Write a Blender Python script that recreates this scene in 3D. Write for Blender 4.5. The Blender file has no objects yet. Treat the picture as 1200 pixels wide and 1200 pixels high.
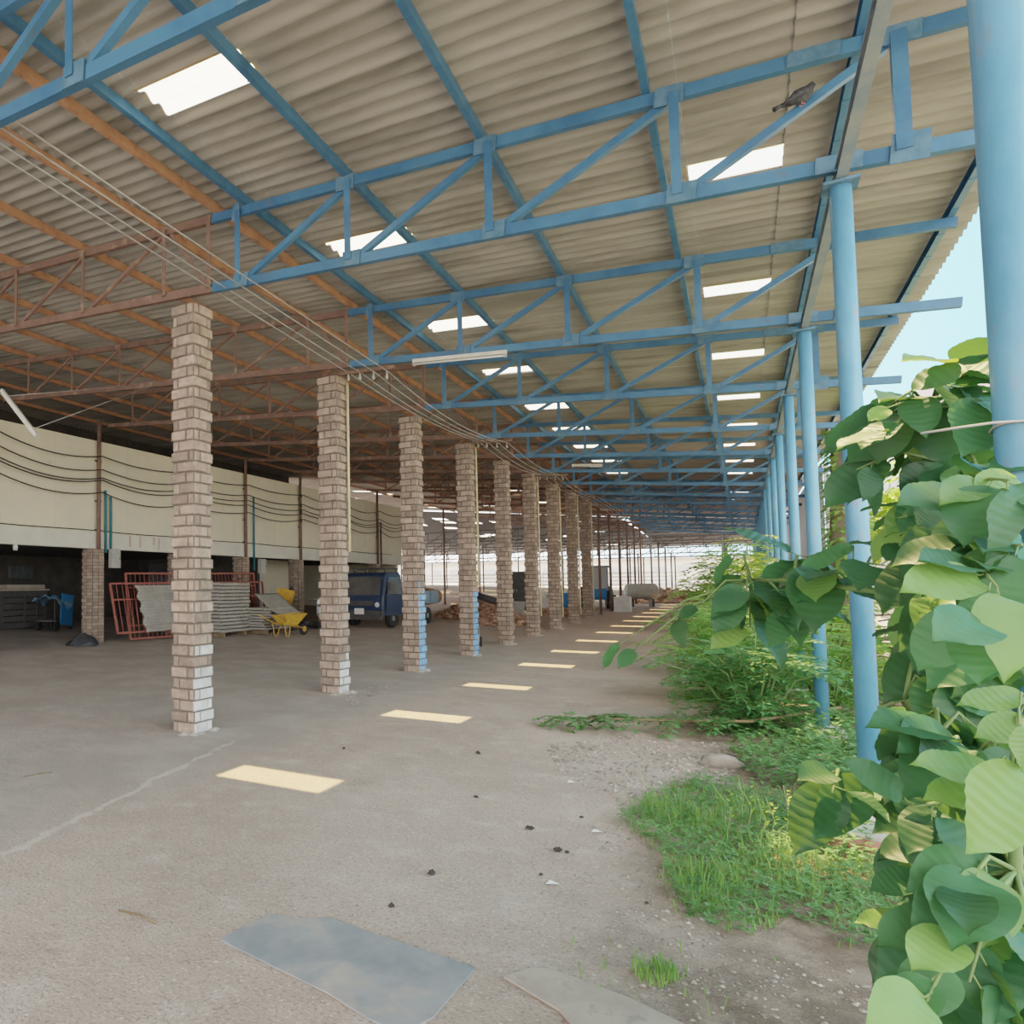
import bpy, math, random
from mathutils import Vector, Matrix
PI = math.pi
random.seed(7)
SC = bpy.context.scene
COL = SC.collection

# ------------------------------------------------------------------ camera model
F_PX, YAW, PITCH, ROLL, CX, CY, CAMH = 815.58, .6085, .0509, .0067, 300., 645.88, 1.65
_c, _s = math.cos(YAW), math.sin(YAW)
_f0 = Vector((-_s, _c, 0)); _r0 = Vector((_c, _s, 0)); _u0 = Vector((0, 0, 1))
CF = _f0*math.cos(PITCH) + _u0*math.sin(PITCH)
_up = _u0*math.cos(PITCH) - _f0*math.sin(PITCH)
CR = _r0*math.cos(ROLL) - _up*math.sin(ROLL)
CU = _r0*math.sin(ROLL) + _up*math.cos(ROLL)
CAM = Vector((0, 0, CAMH))

def ray(px, py):
    return CF + CR*((px-CX)/F_PX) - CU*((py-CY)/F_PX)
def at(px, py, d):
    return CAM + ray(px, py)*d
def gz(x, y):
    return .03*max(0, -5.5-x) + .014*max(0, y-15)
def on_ground(px, py):
    d = ray(px, py); t = .5
    while t < 200:
        p = CAM + d*t
        if p.z <= gz(p.x, p.y):
            return Vector((p.x, p.y, gz(p.x, p.y)))
        t += .01 if t < 60 else .1
    return CAM + d*200

cam_d = bpy.data.cameras.new('camera'); cam = bpy.data.objects.new('camera', cam_d); COL.objects.link(cam)
cam_d.sensor_width = 36; cam_d.sensor_fit = 'HORIZONTAL'
cam_d.lens = F_PX/1200*36
cam_d.shift_x = (600-CX)/1200; cam_d.shift_y = (CY-600)/1200
cam_d.clip_start = .05; cam_d.clip_end = 1000
M = Matrix((CR, CU, -CF)).transposed().to_4x4(); M.translation = CAM
cam.matrix_world = M
SC.camera = cam

# ------------------------------------------------------------------ materials
def mat(name, c1, c2=None, scale=6., rough=.8, metal=0., bump=0., bscale=None, detail=6., c3=None, s3=1.5, lo=.35, hi=.65,
        stretch=None, spec=.3, trans=None, rand=0., coords='Object', lo3=.55, hi3=.7):
    m = bpy.data.materials.new(name); m.use_nodes = True
    nt = m.node_tree; N = nt.nodes; L = nt.links; N.clear()
    out = N.new('ShaderNodeOutputMaterial'); b = N.new('ShaderNodeBsdfPrincipled')
    b.inputs['Roughness'].default_value = rough; b.inputs['Metallic'].default_value = metal
    b.inputs['Specular IOR Level'].default_value = spec
    L.new(b.outputs[0], out.inputs[0])
    tc = N.new('ShaderNodeTexCoord'); vec = tc.outputs[coords]
    if stretch:
        mp = N.new('ShaderNodeMapping'); mp.inputs['Scale'].default_value = stretch
        L.new(vec, mp.inputs[0]); vec = mp.outputs[0]
    col = None
    def rgb(c): return (c[0], c[1], c[2], 1)
    def noise(sc, dt=detail):
        n = N.new('ShaderNodeTexNoise'); n.inputs['Scale'].default_value = sc; n.inputs['Detail'].default_value = dt
        n.inputs['Roughness'].default_value = .65
        L.new(vec, n.inputs['Vector']); return n
    def ramp(src, a, bb):
        r = N.new('ShaderNodeMapRange'); r.inputs['From Min'].default_value = a; r.inputs['From Max'].default_value = bb
        r.interpolation_type = 'SMOOTHSTEP'
        L.new(src, r.inputs['Value']); return r.outputs[0]
    def mix(fac, a, bb):
        x = N.new('ShaderNodeMix'); x.data_type = 'RGBA'
        if isinstance(fac, float): x.inputs['Factor'].default_value = fac
        else: L.new(fac, x.inputs['Factor'])
        for i, v in ((6, a), (7, bb)):
            if isinstance(v, tuple): x.inputs[i].default_value = rgb(v)
            else: L.new(v, x.inputs[i])
        return x.outputs[2]
    if c2 is None:
        col = mix(0., tuple(c1), tuple(c1))
    else:
        col = mix(ramp(noise(scale).outputs['Fac'], lo, hi), tuple(c1), tuple(c2))
    if c3 is not None:
        col = mix(ramp(noise(s3).outputs['Fac'], lo3, hi3), col, tuple(c3))
    if rand:
        g = N.new('ShaderNodeNewGeometry')
        hs = N.new('ShaderNodeHueSaturation')
        mr = N.new('ShaderNodeMapRange'); mr.inputs['To Min'].default_value = 1-rand; mr.inputs['To Max'].default_value = 1+rand
        L.new(g.outputs['Random Per Island'], mr.inputs['Value'])
        L.new(mr.outputs[0], hs.inputs['Value']); L.new(col, hs.inputs['Color']); col = hs.outputs[0]
    L.new(col, b.inputs['Base Color'])
    if bump:
        n = noise(bscale or scale*3, 8.); bp = N.new('ShaderNodeBump'); bp.inputs['Strength'].default_value = bump
        bp.inputs['Distance'].default_value = .02
        L.new(n.outputs['Fac'], bp.inputs['Height']); L.new(bp.outputs[0], b.inputs['Normal'])
    if trans:
        t = N.new('ShaderNodeBsdfTranslucent'); t.inputs['Color'].default_value = rgb(trans[0])
        ms = N.new('ShaderNodeMixShader'); ms.inputs[0].default_value = trans[1]
        L.new(b.outputs[0], ms.inputs[1]); L.new(t.outputs[0], ms.inputs[2]); L.new(ms.outputs[0], out.inputs[0])
    m['_b'] = 1
    return m

MT = {}
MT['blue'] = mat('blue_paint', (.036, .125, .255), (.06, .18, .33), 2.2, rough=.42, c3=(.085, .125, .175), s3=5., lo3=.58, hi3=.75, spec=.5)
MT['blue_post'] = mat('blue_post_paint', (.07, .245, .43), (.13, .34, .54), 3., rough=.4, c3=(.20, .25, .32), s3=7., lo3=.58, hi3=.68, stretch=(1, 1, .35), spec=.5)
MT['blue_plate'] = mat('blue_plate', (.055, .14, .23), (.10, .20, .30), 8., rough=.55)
MT['beam'] = mat('grey_blue_channel', (.26, .29, .31), (.17, .23, .29), 3., rough=.5)
MT['orange'] = mat('orange_primer', (.47, .25, .155), (.36, .185, .115), 3., rough=.7, c3=(.22, .13, .095), s3=6.)
MT['rust'] = mat('brown_primer', (.21, .128, .10), (.155, .095, .078), 3., rough=.75, c3=(.30, .21, .165), s3=4.)
MT['roof'] = mat('fibre_cement', (.40, .375, .345), (.31, .29, .265), 1.2, rough=.95, c3=(.20, .187, .17), s3=.6, stretch=(.5, 3., 1), bump=.15, bscale=12., lo3=.5, hi3=.75)
MT['block'] = mat('pillar_block', (.40, .30, .24), (.28, .215, .18), 9., rough=.95, bump=.6, bscale=40., rand=.25, c3=(.47, .40, .35), s3=4., lo3=.58, hi3=.72)
MT['block_core'] = mat('pillar_mortar', (.16, .125, .105), (.12, .10, .085), 20., rough=.95)
MT['whitewash'] = mat('whitewashed_block', (.66, .66, .66), (.52, .50, .49), 8., rough=.95, bump=.5, bscale=40., rand=.12)
MT['bluewash'] = mat('bluewashed_block', (.16, .36, .66), (.28, .46, .70), 9., rough=.9, bump=.5, bscale=40., rand=.12, c3=(.5, .46, .42), s3=5., lo3=.6, hi3=.66)
MT['mortar'] = mat('mortar_lump', (.50, .47, .43), (.38, .35, .32), 9., rough=.95, bump=.5, bscale=30.)
MT['fascia'] = mat('cream_wall', (.80, .73, .57), (.73, .68, .55), .9, rough=.9, c3=(.60, .56, .46), s3=2.6, lo3=.6, hi3=.78, bump=.08)
MT['fascia_low'] = mat('pale_wall_band', (.74, .72, .63), (.64, .62, .56), 1.2, rough=.9, c3=(.40, .37, .32), s3=3., lo3=.6, hi3=.78)
MT['red_stain'] = mat('red_streak', (.50, .26, .20), (.62, .48, .40), 6., rough=.9)
MT['dark_wall'] = mat('shadowed_wall', (.085, .075, .068), (.055, .05, .047), 2., rough=.95)  # shade of the deep bays put into the wall colour
MT['shutter'] = mat('grey_shutter', (.10, .11, .125), (.07, .08, .09), 3., rough=.7)
MT['cable'] = mat('black_cable', (.03, .03, .03), rough=.6)
MT['wire'] = mat('grey_wire', (.45, .44, .42), (.32, .31, .30), 2., rough=.5, metal=.3)
MT['teal'] = mat('teal_conduit', (.03, .16, .20), (.04, .20, .25), 3., rough=.5)
MT['yellow_pipe'] = mat('yellow_conduit', (.72, .64, .42), (.60, .52, .34), 3., rough=.6)
MT['box'] = mat('grey_box', (.45, .44, .42), (.36, .36, .34), 5., rough=.6)
MT['red_steel'] = mat('red_gate_paint', (.33, .105, .085), (.25, .085, .07), 4., rough=.55)
MT['sheet'] = mat('grey_sheet', (.36, .34, .31), (.29, .275, .255), 3., rough=.85)
MT['yellow'] = mat('yellow_paint', (.70, .42, .06), (.56, .32, .06), 5., rough=.55)
MT['rubber'] = mat('black_rubber', (.022, .022, .024), (.035, .034, .033), 8., rough=.8)
MT['metal'] = mat('bare_steel', (.42, .42, .43), (.30, .30, .31), 8., rough=.4, metal=.7)
MT['dark_metal'] = mat('dark_steel', (.055, .055, .06), (.08, .075, .07), 6., rough=.6)
MT['truck'] = mat('truck_blue', (.012, .028, .07), (.018, .04, .095), 4., rough=.4, spec=.5)
MT['truck_bed'] = mat('truck_bed_blue', (.16, .24, .32), (.22, .29, .36), 5., rough=.6)
MT['glass'] = mat('dark_glass', (.10, .10, .105), (.07, .07, .075), 1.5, rough=.12, spec=.7)
MT['plate'] = mat('white_plate', (.72, .72, .70), rough=.6)
MT['tarp'] = mat('blue_tarp', (.10, .26, .46), (.28, .42, .56), 5., rough=.6)
MT['bag'] = mat('black_bag', (.03, .032, .038), (.06, .065, .075), 8., rough=.35)
MT['rubble'] = mat('rubble', (.36, .20, .13), (.46, .30, .22), 5., rough=.95, rand=.35)
MT['log'] = mat('cut_log', (.46, .24, .12), (.34, .17, .09), 4., rough=.9)
MT['white'] = mat('white_plastic', (.74, .75, .75), (.62, .63, .64), 4., rough=.6)
MT['drum'] = mat('blue_plastic', (.03, .20, .45), rough=.5)
MT['lamp'] = mat('white_lamp', (.72, .70, .64), (.60, .58, .52), 4., rough=.5)
MT['mat'] = mat('steel_sheet', (.20, .225, .25), (.29, .30, .315), 3.5, rough=.6, c3=(.40, .35, .31), s3=2.2, lo3=.50, hi3=.70, bump=.1)
MT['board'] = mat('dusty_board', (.33, .275, .235), (.41, .35, .30), 4., rough=.9, c3=(.26, .225, .20), s3=9.)
MT['stone'] = mat('gravel_stone', (.33, .295, .265), (.22, .19, .165), 4., rough=.95, rand=.4)
MT['dark_clod'] = mat('dark_clod', (.05, .042, .04), (.03, .026, .025), 20., rough=.95)
MT['brick_red'] = mat('red_brick', (.38, .15, .10), (.46, .22, .16), 9., rough=.95)
MT['concrete'] = mat('concrete_footing', (.60, .58, .55), (.46, .44, .41), 5., rough=.95, bump=.3)
MT['twig'] = mat('twig_bark', (.16, .11, .065), (.24, .17, .10), 12., rough=.9)
MT['green_stem'] = mat('green_stem', (.16, .24, .08), (.12, .19, .07), 8., rough=.6)
MT['bigleaf'] = mat('broad_leaf', (.022, .080, .036), (.04, .125, .05), 2.5, rough=.5, rand=.4, trans=((.18, .36, .07), .22), spec=.32)
MT['bigleaf_light'] = mat('lit_broad_leaf', (.10, .23, .06), (.15, .30, .08), 2.5, rough=.42, rand=.18, trans=((.42, .62, .12), .40), spec=.45)  # paler leaf tone, sunlight on the leaves put into the colour
MT['fernleaf'] = mat('small_leaf', (.10, .29, .07), (.17, .40, .11), 1.5, rough=.55, rand=.35, trans=((.5, .7, .15), .5))
MT['fernleaf_dark'] = mat('small_leaf_dark', (.05, .17, .06), (.085, .24, .085), 1.5, rough=.55, rand=.35, trans=((.28, .48, .12), .35))
MT['grass'] = mat('grass_blade', (.10, .23, .05), (.17, .31, .07), 1.5, rough=.6, rand=.35, trans=((.38, .55, .12), .35))
MT['weed'] = mat('weed_leaf', (.07, .18, .06), (.11, .25, .08), 1.5, rough=.6, rand=.35, trans=((.30, .5, .12), .3))
MT['treeleaf'] = mat('tree_leaf', (.24, .38, .05), (.34, .46, .07), .8, rough=.6, rand=.3, trans=((.62, .72, .10), .45))
MT['ivy'] = mat('ivy_leaf', (.10, .22, .06), (.18, .30, .08), 1.2, rough=.6, rand=.3, trans=((.35, .5, .1), .35))
MT['bark'] = mat('tree_bark', (.20, .15, .11), (.27, .21, .16), 6., rough=.95)
MT['pink_roof'] = mat('pale_pink_roof', (.62, .48, .52), (.56, .44, .48), .8, rough=.8)
MT['pale_wall'] = mat('pale_building_wall', (.66, .64, .58), (.58, .56, .50), .3, rough=.9)
MT['window_grey'] = mat('pale_window', (.42, .44, .46), rough=.4)
MT['zinc'] = mat('white_sheet_wall', (.66, .70, .74), (.58, .62, .67), .6, rough=.6)
MT['fence'] = mat('fence_slat', (.60, .60, .60), rough=.8)
MT['pigeon'] = mat('pigeon_feather', (.028, .03, .036), (.06, .062, .072), 25., rough=.8)
MT['beak'] = mat('beak', (.20, .17, .15), rough=.6)
MT['bird_leg'] = mat('bird_leg', (.40, .14, .12), rough=.7)

def skylight_mat():
    m = bpy.data.materials.new('translucent_sheet'); m.use_nodes = True
    N = m.node_tree.nodes; L = m.node_tree.links; N.clear()
    out = N.new('ShaderNodeOutputMaterial')
    t = N.new('ShaderNodeBsdfTransparent'); t.inputs[0].default_value = (1., .76, .38, 1)
    d = N.new('ShaderNodeBsdfTranslucent'); d.inputs[0].default_value = (.95, .97, 1., 1)
    x = N.new('ShaderNodeMixShader'); x.inputs[0].default_value = .33
    L.new(t.outputs[0], x.inputs[1]); L.new(d.outputs[0], x.inputs[2]); L.new(x.outputs[0], out.inputs[0])
    return m
MT['sky'] = skylight_mat()

def ground_mat():
    m = bpy.data.materials.new('dusty_ground'); m.use_nodes = True
    nt = m.node_tree; N = nt.nodes; L = nt.links; N.clear()
    out = N.new('ShaderNodeOutputMaterial'); b = N.new('ShaderNodeBsdfPrincipled'); b.inputs['Roughness'].default_value = .95
    b.inputs['Specular IOR Level'].default_value = .15
    L.new(b.outputs[0], out.inputs[0])
    g = N.new('ShaderNodeTexCoord'); pos = g.outputs['Object']
    def noise(sc, dt=8., r=.62):
        n = N.new('ShaderNodeTexNoise'); n.inputs['Scale'].default_value = sc; n.inputs['Detail'].default_value = dt; n.inputs['Roughness'].default_value = r
        L.new(pos, n.inputs['Vector']); return n.outputs['Fac']
    def rng(v, a, bb, c=0., d=1.):
        r = N.new('ShaderNodeMapRange'); r.interpolation_type = 'SMOOTHSTEP'
        for k, q in (('From Min', a), ('From Max', bb), ('To Min', c), ('To Max', d)): r.inputs[k].default_value = q
        L.new(v, r.inputs['Value']); return r.outputs[0]
    def mix(f, a, bb):
        x = N.new('ShaderNodeMix'); x.data_type = 'RGBA'; L.new(f, x.inputs['Factor'])
        for i, v in ((6, a), (7, bb)):
            if isinstance(v, tuple): x.inputs[i].default_value = (*v, 1)
            else: L.new(v, x.inputs[i])
        return x.outputs[2]
    def math_(op, a, bb):
        x = N.new('ShaderNodeMath'); x.operation = op
        for i, v in ((0, a), (1, bb)):
            if isinstance(v, (int, float)): x.inputs[i].default_value = v
            else: L.new(v, x.inputs[i])
        return x.outputs[0]
    sep = N.new('ShaderNodeSeparateXYZ'); L.new(pos, sep.inputs[0])
    X, Y = sep.outputs[0], sep.outputs[1]
    c = mix(rng(noise(.7), .35, .65), (.41, .325, .275), (.49, .40, .345))
    c = mix(rng(noise(3.5), .5, .72), c, (.54, .465, .415))
    c = mix(rng(noise(1.6, 10., .75), .56, .74), c, (.31, .245, .205))
    c = mix(math_('MULTIPLY', rng(noise(55., 3.), .54, .64), .8), c, (.25, .205, .18))
    c = mix(math_('MULTIPLY', rng(noise(38., 3.), .58, .68), .8), c, (.64, .58, .53))
    c = mix(math_('MULTIPLY', rng(noise(14., 6., .7), .55, .70), .5), c, (.28, .23, .20))
    # grey concrete slab on the left, that side's shade put into its colour
    wob = math_('MULTIPLY', math_('SUBTRACT', noise(.9), .5), 1.6)
    slab = rng(math_('ADD', X, wob), -3.6, -4.6)
    c = mix(math_('MULTIPLY', slab, .75), c, mix(rng(noise(1.3), .4, .65), (.335, .305, .285), (.42, .385, .36)))
    # brown soil strip along the open side
    soil = rng(math_('ADD', X, math_('MULTIPLY', math_('SUBTRACT', noise(1.4), .5), 2.2)), -.95, .1)
    c = mix(math_('MULTIPLY', soil, .85), c, mix(rng(noise(5.), .4, .62), (.115, .078, .056), (.235, .175, .135)))
    out_ = rng(math_('ADD', X, math_('MULTIPLY', math_('SUBTRACT', noise(1.), .5), 2.)), 1.2, 2.4)
    c = mix(math_('MULTIPLY', out_, .7), c, (.27, .235, .17))
    redd = rng(math_('ADD', Y, math_('MULTIPLY', math_('SUBTRACT', noise(.4), .5), 9.)), 15., 24.)
    c = mix(math_('MULTIPLY', redd, .55), c, (.40, .27, .215))
    u = math_('ADD', math_('ADD', X, math_('MULTIPLY', Y, .215)), math_('ADD', math_('MULTIPLY', math_('SUBTRACT', noise(2.5), .5), .35), 3.217))
    jl = math_('MULTIPLY', rng(math_('ABSOLUTE', u, 0.), .05, .012), rng(Y, 6.4, 5.6))
    jl = math_('MULTIPLY', jl, rng(noise(4.), .35, .5))
    c = mix(math_('MULTIPLY', jl, .75), c, (.60, .55, .51))
    L.new(c, b.inputs['Base Color'])
    bp = N.new('ShaderNodeBump'); bp.inputs['Strength'].default_value = .8; bp.inputs['Distance'].default_value = .035
    h = math_('ADD', math_('MULTIPLY', noise(60., 6.), .5), noise(6., 8.))
    L.new(h, bp.inputs['Height']); L.new(bp.outputs[0], b.inputs['Normal'])
    return m
MT['ground'] = ground_mat()

# ------------------------------------------------------------------ mesh builder
class MB:
    def __init__(s): s.v = []; s.f = []; s.sm = []
    def add(s, vs, fs, smooth=False):
        o = len(s.v); s.v += [tuple(p) for p in vs]
        for f in fs: s.f.append(tuple(i+o for i in f)); s.sm.append(smooth)
        return s
    def box(s, c, d, R=None, cham=0):
        hx, hy, hz = d[0]/2, d[1]/2, d[2]/2; c = Vector(c)
        vs = [Vector((x*hx, y*hy, z*hz)) for z in (-1, 1) for y in (-1, 1) for x in (-1, 1)]
        if R is not None: vs = [R @ p for p in vs]
        return s.add([p+c for p in vs], [(0, 2, 3, 1), (4, 5, 7, 6), (0, 1, 5, 4), (2, 6, 7, 3), (0, 4, 6, 2), (1, 3, 7, 5)])
    def extrude(s, prof, p, q, side, up, closed=True):
        """prof: list of (a,b); extruded from p to q, a along side, b along up"""
        n = len(prof); p = Vector(p); q = Vector(q)
        vs = [p+side*a+up*b for a, b in prof] + [q+side*a+up*b for a, b in prof]
        fs = [(i, (i+1) % n, n+(i+1) % n, n+i) for i in range(n)]
        if closed: fs += [tuple(range(n-1, -1, -1)), tuple(range(n, 2*n))]
        return s.add(vs, fs)
    def bar(s, p, q, w, h, upv=(0, 0, 1)):
        p = Vector(p); q = Vector(q); d = (q-p).normalized(); u = Vector(upv)
        side = d.cross(u).normalized(); up = side.cross(d)
        return s.extrude([(-w/2, -h/2), (w/2, -h/2), (w/2, h/2), (-w/2, h/2)], p, q, side, up)
    def angle(s, p, q, a, b, t, side, up):
        """L section: flange a along up, flange b along side"""
        return s.extrude([(0, -a/2), (b, -a/2), (b, -a/2+t), (t, -a/2+t), (t, a/2), (0, a/2)], p, q, Vector(side), Vector(up))
    def channel(s, p, q, w, h, t, side, up):
        return s.extrude([(0, -h/2), (w, -h/2), (w, -h/2+t), (t, -h/2+t), (t, h/2-t), (w, h/2-t), (w, h/2), (0, h/2)], p, q, Vector(side), Vector(up))
    def tube(s, pts, r, n=8, caps=True):
        pts = [Vector(p) for p in pts]; rs = r if isinstance(r, (list, tuple)) else [r]*len(pts)
        vs = []; u = None
        for i, p in enumerate(pts):
            d = (pts[min(i+1, len(pts)-1)]-pts[max(i-1, 0)]).normalized()
            if u is None:
                u = d.cross(Vector((0, 0, 1)) if abs(d.z) < .9 else Vector((1, 0, 0))).normalized()
            else:
                u = (u - d*u.dot(d)).normalized()
            w = d.cross(u)
            vs += [p+(u*math.cos(a)+w*math.sin(a))*rs[i] for a in (2*PI*k/n for k in range(n))]
        fs = [(i*n+k, i*n+(k+1) % n, (i+1)*n+(k+1) % n, (i+1)*n+k) for i in range(len(pts)-1) for k in range(n)]
        s.add(vs, fs, True)
        if caps:
            o = len(s.v)-len(vs)
            s.f.append(tuple(o+k for k in range(n-1, -1, -1))); s.sm.append(False)
            s.f.append(tuple(o+(len(pts)-1)*n+k for k in range(n))); s.sm.append(False)
        return s
    def lathe(s, c, prof, n=20, R=None, sx=1, sy=1):
        c = Vector(c); vs = []
        for r, z in prof:
            for k in range(n):
                p = Vector((r*math.cos(2*PI*k/n)*sx, r*math.sin(2*PI*k/n)*sy, z))
                vs.append(c+(R @ p if R is not None else p))
        m = len(prof)
        fs = [(i*n+k, i*n+(k+1) % n, (i+1)*n+(k+1) % n, (i+1)*n+k) for i in range(m-1) for k in range(n)]
        s.add(vs, fs, True)
        o = len(s.v)-len(vs)
        s.f.append(tuple(o+k for k in range(n-1, -1, -1))); s.sm.append(False)
        s.f.append(tuple(o+(m-1)*n+k for k in range(n))); s.sm.append(False)
        return s
    def rock(s, c, r, rng, flat=.7):
        c = Vector(c); a = rng.random()*6.28; ca, sa = math.cos(a), math.sin(a)
        base = [(1, 0, 0), (.3, .95, 0), (-.8, .58, 0), (-.8, -.58, 0), (.3, -.95, 0), (0, 0, 1), (0, 0, -.6)]
        vs = []
        for x, y, z in base:
            k = r*(.7+.6*rng.random()); vs.append(c+Vector(((x*ca-y*sa)*k, (x*sa+y*ca)*k, z*k*flat)))
        return s.add(vs, [(i, (i+1) % 5, 5) for i in range(5)]+[((i+1) % 5, i, 6) for i in range(5)])
    def build(s, name, m, parent=None, origin=None):
        o = Vector(origin) if origin is not None else None
        me = bpy.data.meshes.new(name)
        me.from_pydata([tuple(Vector(p)-o) for p in s.v] if o is not None else s.v, [], s.f)
        me.polygons.foreach_set('use_smooth', s.sm)
        for k in (m if isinstance(m, (list, tuple)) else [m]): me.materials.append(k)
        me.update()
        ob = bpy.data.objects.new(name, me); COL.objects.link(ob)
        if parent is not None: ob.parent = parent
        elif o is not None: ob.location = o
        return ob

def tag(o, label=None, cat=None, group=None, kind=None):
    if label: o['label'] = label
    if cat: o['category'] = cat
    if group: o['group'] = group
    if kind: o['kind'] = kind
    return o
def thing(name, label, cat, loc=(0, 0, 0), rz=0, group=None):
    o = bpy.data.objects.new(name, None); COL.objects.link(o); o.location = loc; o.rotation_euler = (0, 0, rz)
    o.empty_display_size = .2
    return tag(o, label, cat, group)
def kids(o): return [c for c in bpy.data.objects if c.parent == o]
def copy_tree(o, loc=None, label=None, rz=None):
    def rec(a, par):
        c = a.copy(); COL.objects.link(c); c.parent = par
        for k in kids(a): rec(k, c)
        return c
    c = rec(o, None)
    if loc is not None: c.location = loc
    if rz is not None: c.rotation_euler.z = rz
    if label: c['label'] = label
    return c
ORD = ['first', 'second', 'third', 'fourth', 'fifth', 'sixth', 'seventh', 'eighth', 'ninth', 'tenth', 'eleventh', 'twelfth', 'thirteenth', 'fourteenth', 'fifteenth', 'sixteenth']

# ------------------------------------------------------------------ layout constants (metres)
XC, HB, SL, DT = -5.28, 5.17, .0977, .83
TY = [6.27, 9.73, 12.97, 16.29, 19.37, 22.39, 25.54, 28.76, 31.7, 34.9, 38.1, 41.3, 44.5, 47.7, 50.9]   # truss lines
XF = -13.7                                   # face of the raised store on the left
ROOF_X0, ROOF_X1, ROOF_Y0, ROOF_Y1 = -34., 2.12, -7., 53.
def chord_z(x): return HB - SL*(x-XC)
def roof_z(x): return HB+DT+.19 - SL*(x-XC)
LAM, AMP = .19, .026

# ------------------------------------------------------------------ ground
def build_ground():
    xs = [-90, -60, -40, -30, -20, -13.7, -5.5, -4, 0, 2, 6, 20, 60, 120]; ys = [-30, -10, 0, 6, 15, 30, 60, 100, 200]
    b = MB()
    b.add([(x, y, gz(x, y)) for y in ys for x in xs], [(j*len(xs)+i, j*len(xs)+i+1, (j+1)*len(xs)+i+1, (j+1)*len(xs)+i) for j in range(len(ys)-1) for i in range(len(xs)-1)])
    tag(b.build('ground', MT['ground']), kind='structure')
build_ground()

# ------------------------------------------------------------------ roof with skylights
step = LAM/8
def ysnap(y): return round((y-ROOF_Y0)/step)
SKY = []   # (x0, x1, i0, i1, label)
def sky_add(x0, x1, yc, w, label, grp):
    SKY.append((x0, x1, ysnap(yc-w/2), ysnap(yc+w/2), label, grp))
skyL = [4.52, 7.92, 11.32, 14.45, 17.95, 20.9, 24.0, 27.2, 30.3, 33.4, 36.5, 39.8, 43.0, 46.2, 49.4]
for i, y in enumerate(skyL):
    lab = 'clear skylight sheet of left row before the first brick pillar, nearest of all' if i == 0 else \
        'clear skylight of the left row just past the %s pillar' % (ORD[i-1] if i < 10 else ORD[i-10]+' thin post after the ninth')
    sky_add(-4.24, -3.2, y, .44, lab, 'skylights in the left row')
skyR = [4.55, 7.97, 11.3, 14.7, 18.1, 21.25, 24.4, 27.5, 30.6, 33.7, 36.9, 40.1, 43.3, 46.5, 49.7]
for i, y in enumerate(skyR):
    lab = 'clear skylight of the right row, overhead and nearest the camera' if i == 0 else \
        'clear skylight of the right row just past the %s blue post' % ORD[i]
    sky_add(-.29, .45, y, .38, lab, 'skylights in the right row')
far_sky = [(-19.2, 39.1), (-18.4, 40.6), (-18.2, 46.8), (-18.6, 50.2), (-13.6, 42.2), (-13.6, 47.0), (-9.4, 37.6), (-9.3, 44.0), (-9.3, 50.), (-22.5, 44.), (-23., 48.5), (-15.6, 51.)]
for i, (x, y) in enumerate(far_sky):
    sky_add(x-.55, x+.55, y, .5, 'small bright skylight in the dark far left roof beyond the cream wall', 'far left skylights')
breaks = sorted(set([ROOF_X0, -24., -21.5, -17., -14.6, -12., -10.5, -8.6, -7.2, -5.82, -4.47, -3.2, -1.82, -.5, .45, ROOF_X1] + [v for k in SKY for v in k[:2]]))
laps = [-24., -21.5, -17., -14.6, -12., -10.5, -7.2, -4.47, -1.82, .45]
ny = int((ROOF_Y1-ROOF_Y0)/step)
def sheet_z(x, y, under=0.):
    # each sheet row laps over the one below it
    lo = [v for v in laps if v <= x+1e-6]; a = lo[-1] if lo else ROOF_X0
    hi = [v for v in laps if v > x+1e-6]; bb = hi[0] if hi else ROOF_X1
    t = (x-a)/(bb-a)
    return roof_z(x) - .012*(1-t) + AMP*math.cos(2*PI*(y-ROOF_Y0)/LAM) - under
roof = MB()
for bi in range(len(breaks)-1):
    xa, xb = breaks[bi], breaks[bi+1]; xm = (xa+xb)/2
    holes = [(k[2], k[3]) for k in SKY if k[0] <= xm <= k[1]]
    vs = []
    for i in range(ny+1):
        y = ROOF_Y0+i*step
        for x in (xa+1e-4, xb-1e-4): vs.append((x + (.09 if x > xm and xb in laps else 0), y, sheet_z(x, y)))
    fs = [(2*i, 2*i+1, 2*i+3, 2*i+2) for i in range(ny) if not any(a <= i < b_ for a, b_ in holes)]
    roof.add(vs, fs, True)
tag(roof.build('ceiling', MT['roof']), kind='structure')
for k in SKY:
    b = MB(); x0, x1, i0, i1, lab, grp = k
    vs = []
    for i in range(i0-1, i1+2):
        y = ROOF_Y0+i*step
        for x in (x0-.03, x1+.03): vs.append((x, y, sheet_z(min(max(x, x0), x1-.001), y, .006)))
    n = i1-i0+2
    b.add(vs, [(2*i, 2*i+1, 2*i+3, 2*i+2) for i in range(n)], True)
    yc = ROOF_Y0+(i0+i1)/2*step
    tag(b.build('skylight_panel', MT['sky'], origin=((x0+x1)/2, yc, roof_z((x0+x1)/2))), lab, 'skylight', grp)

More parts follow.
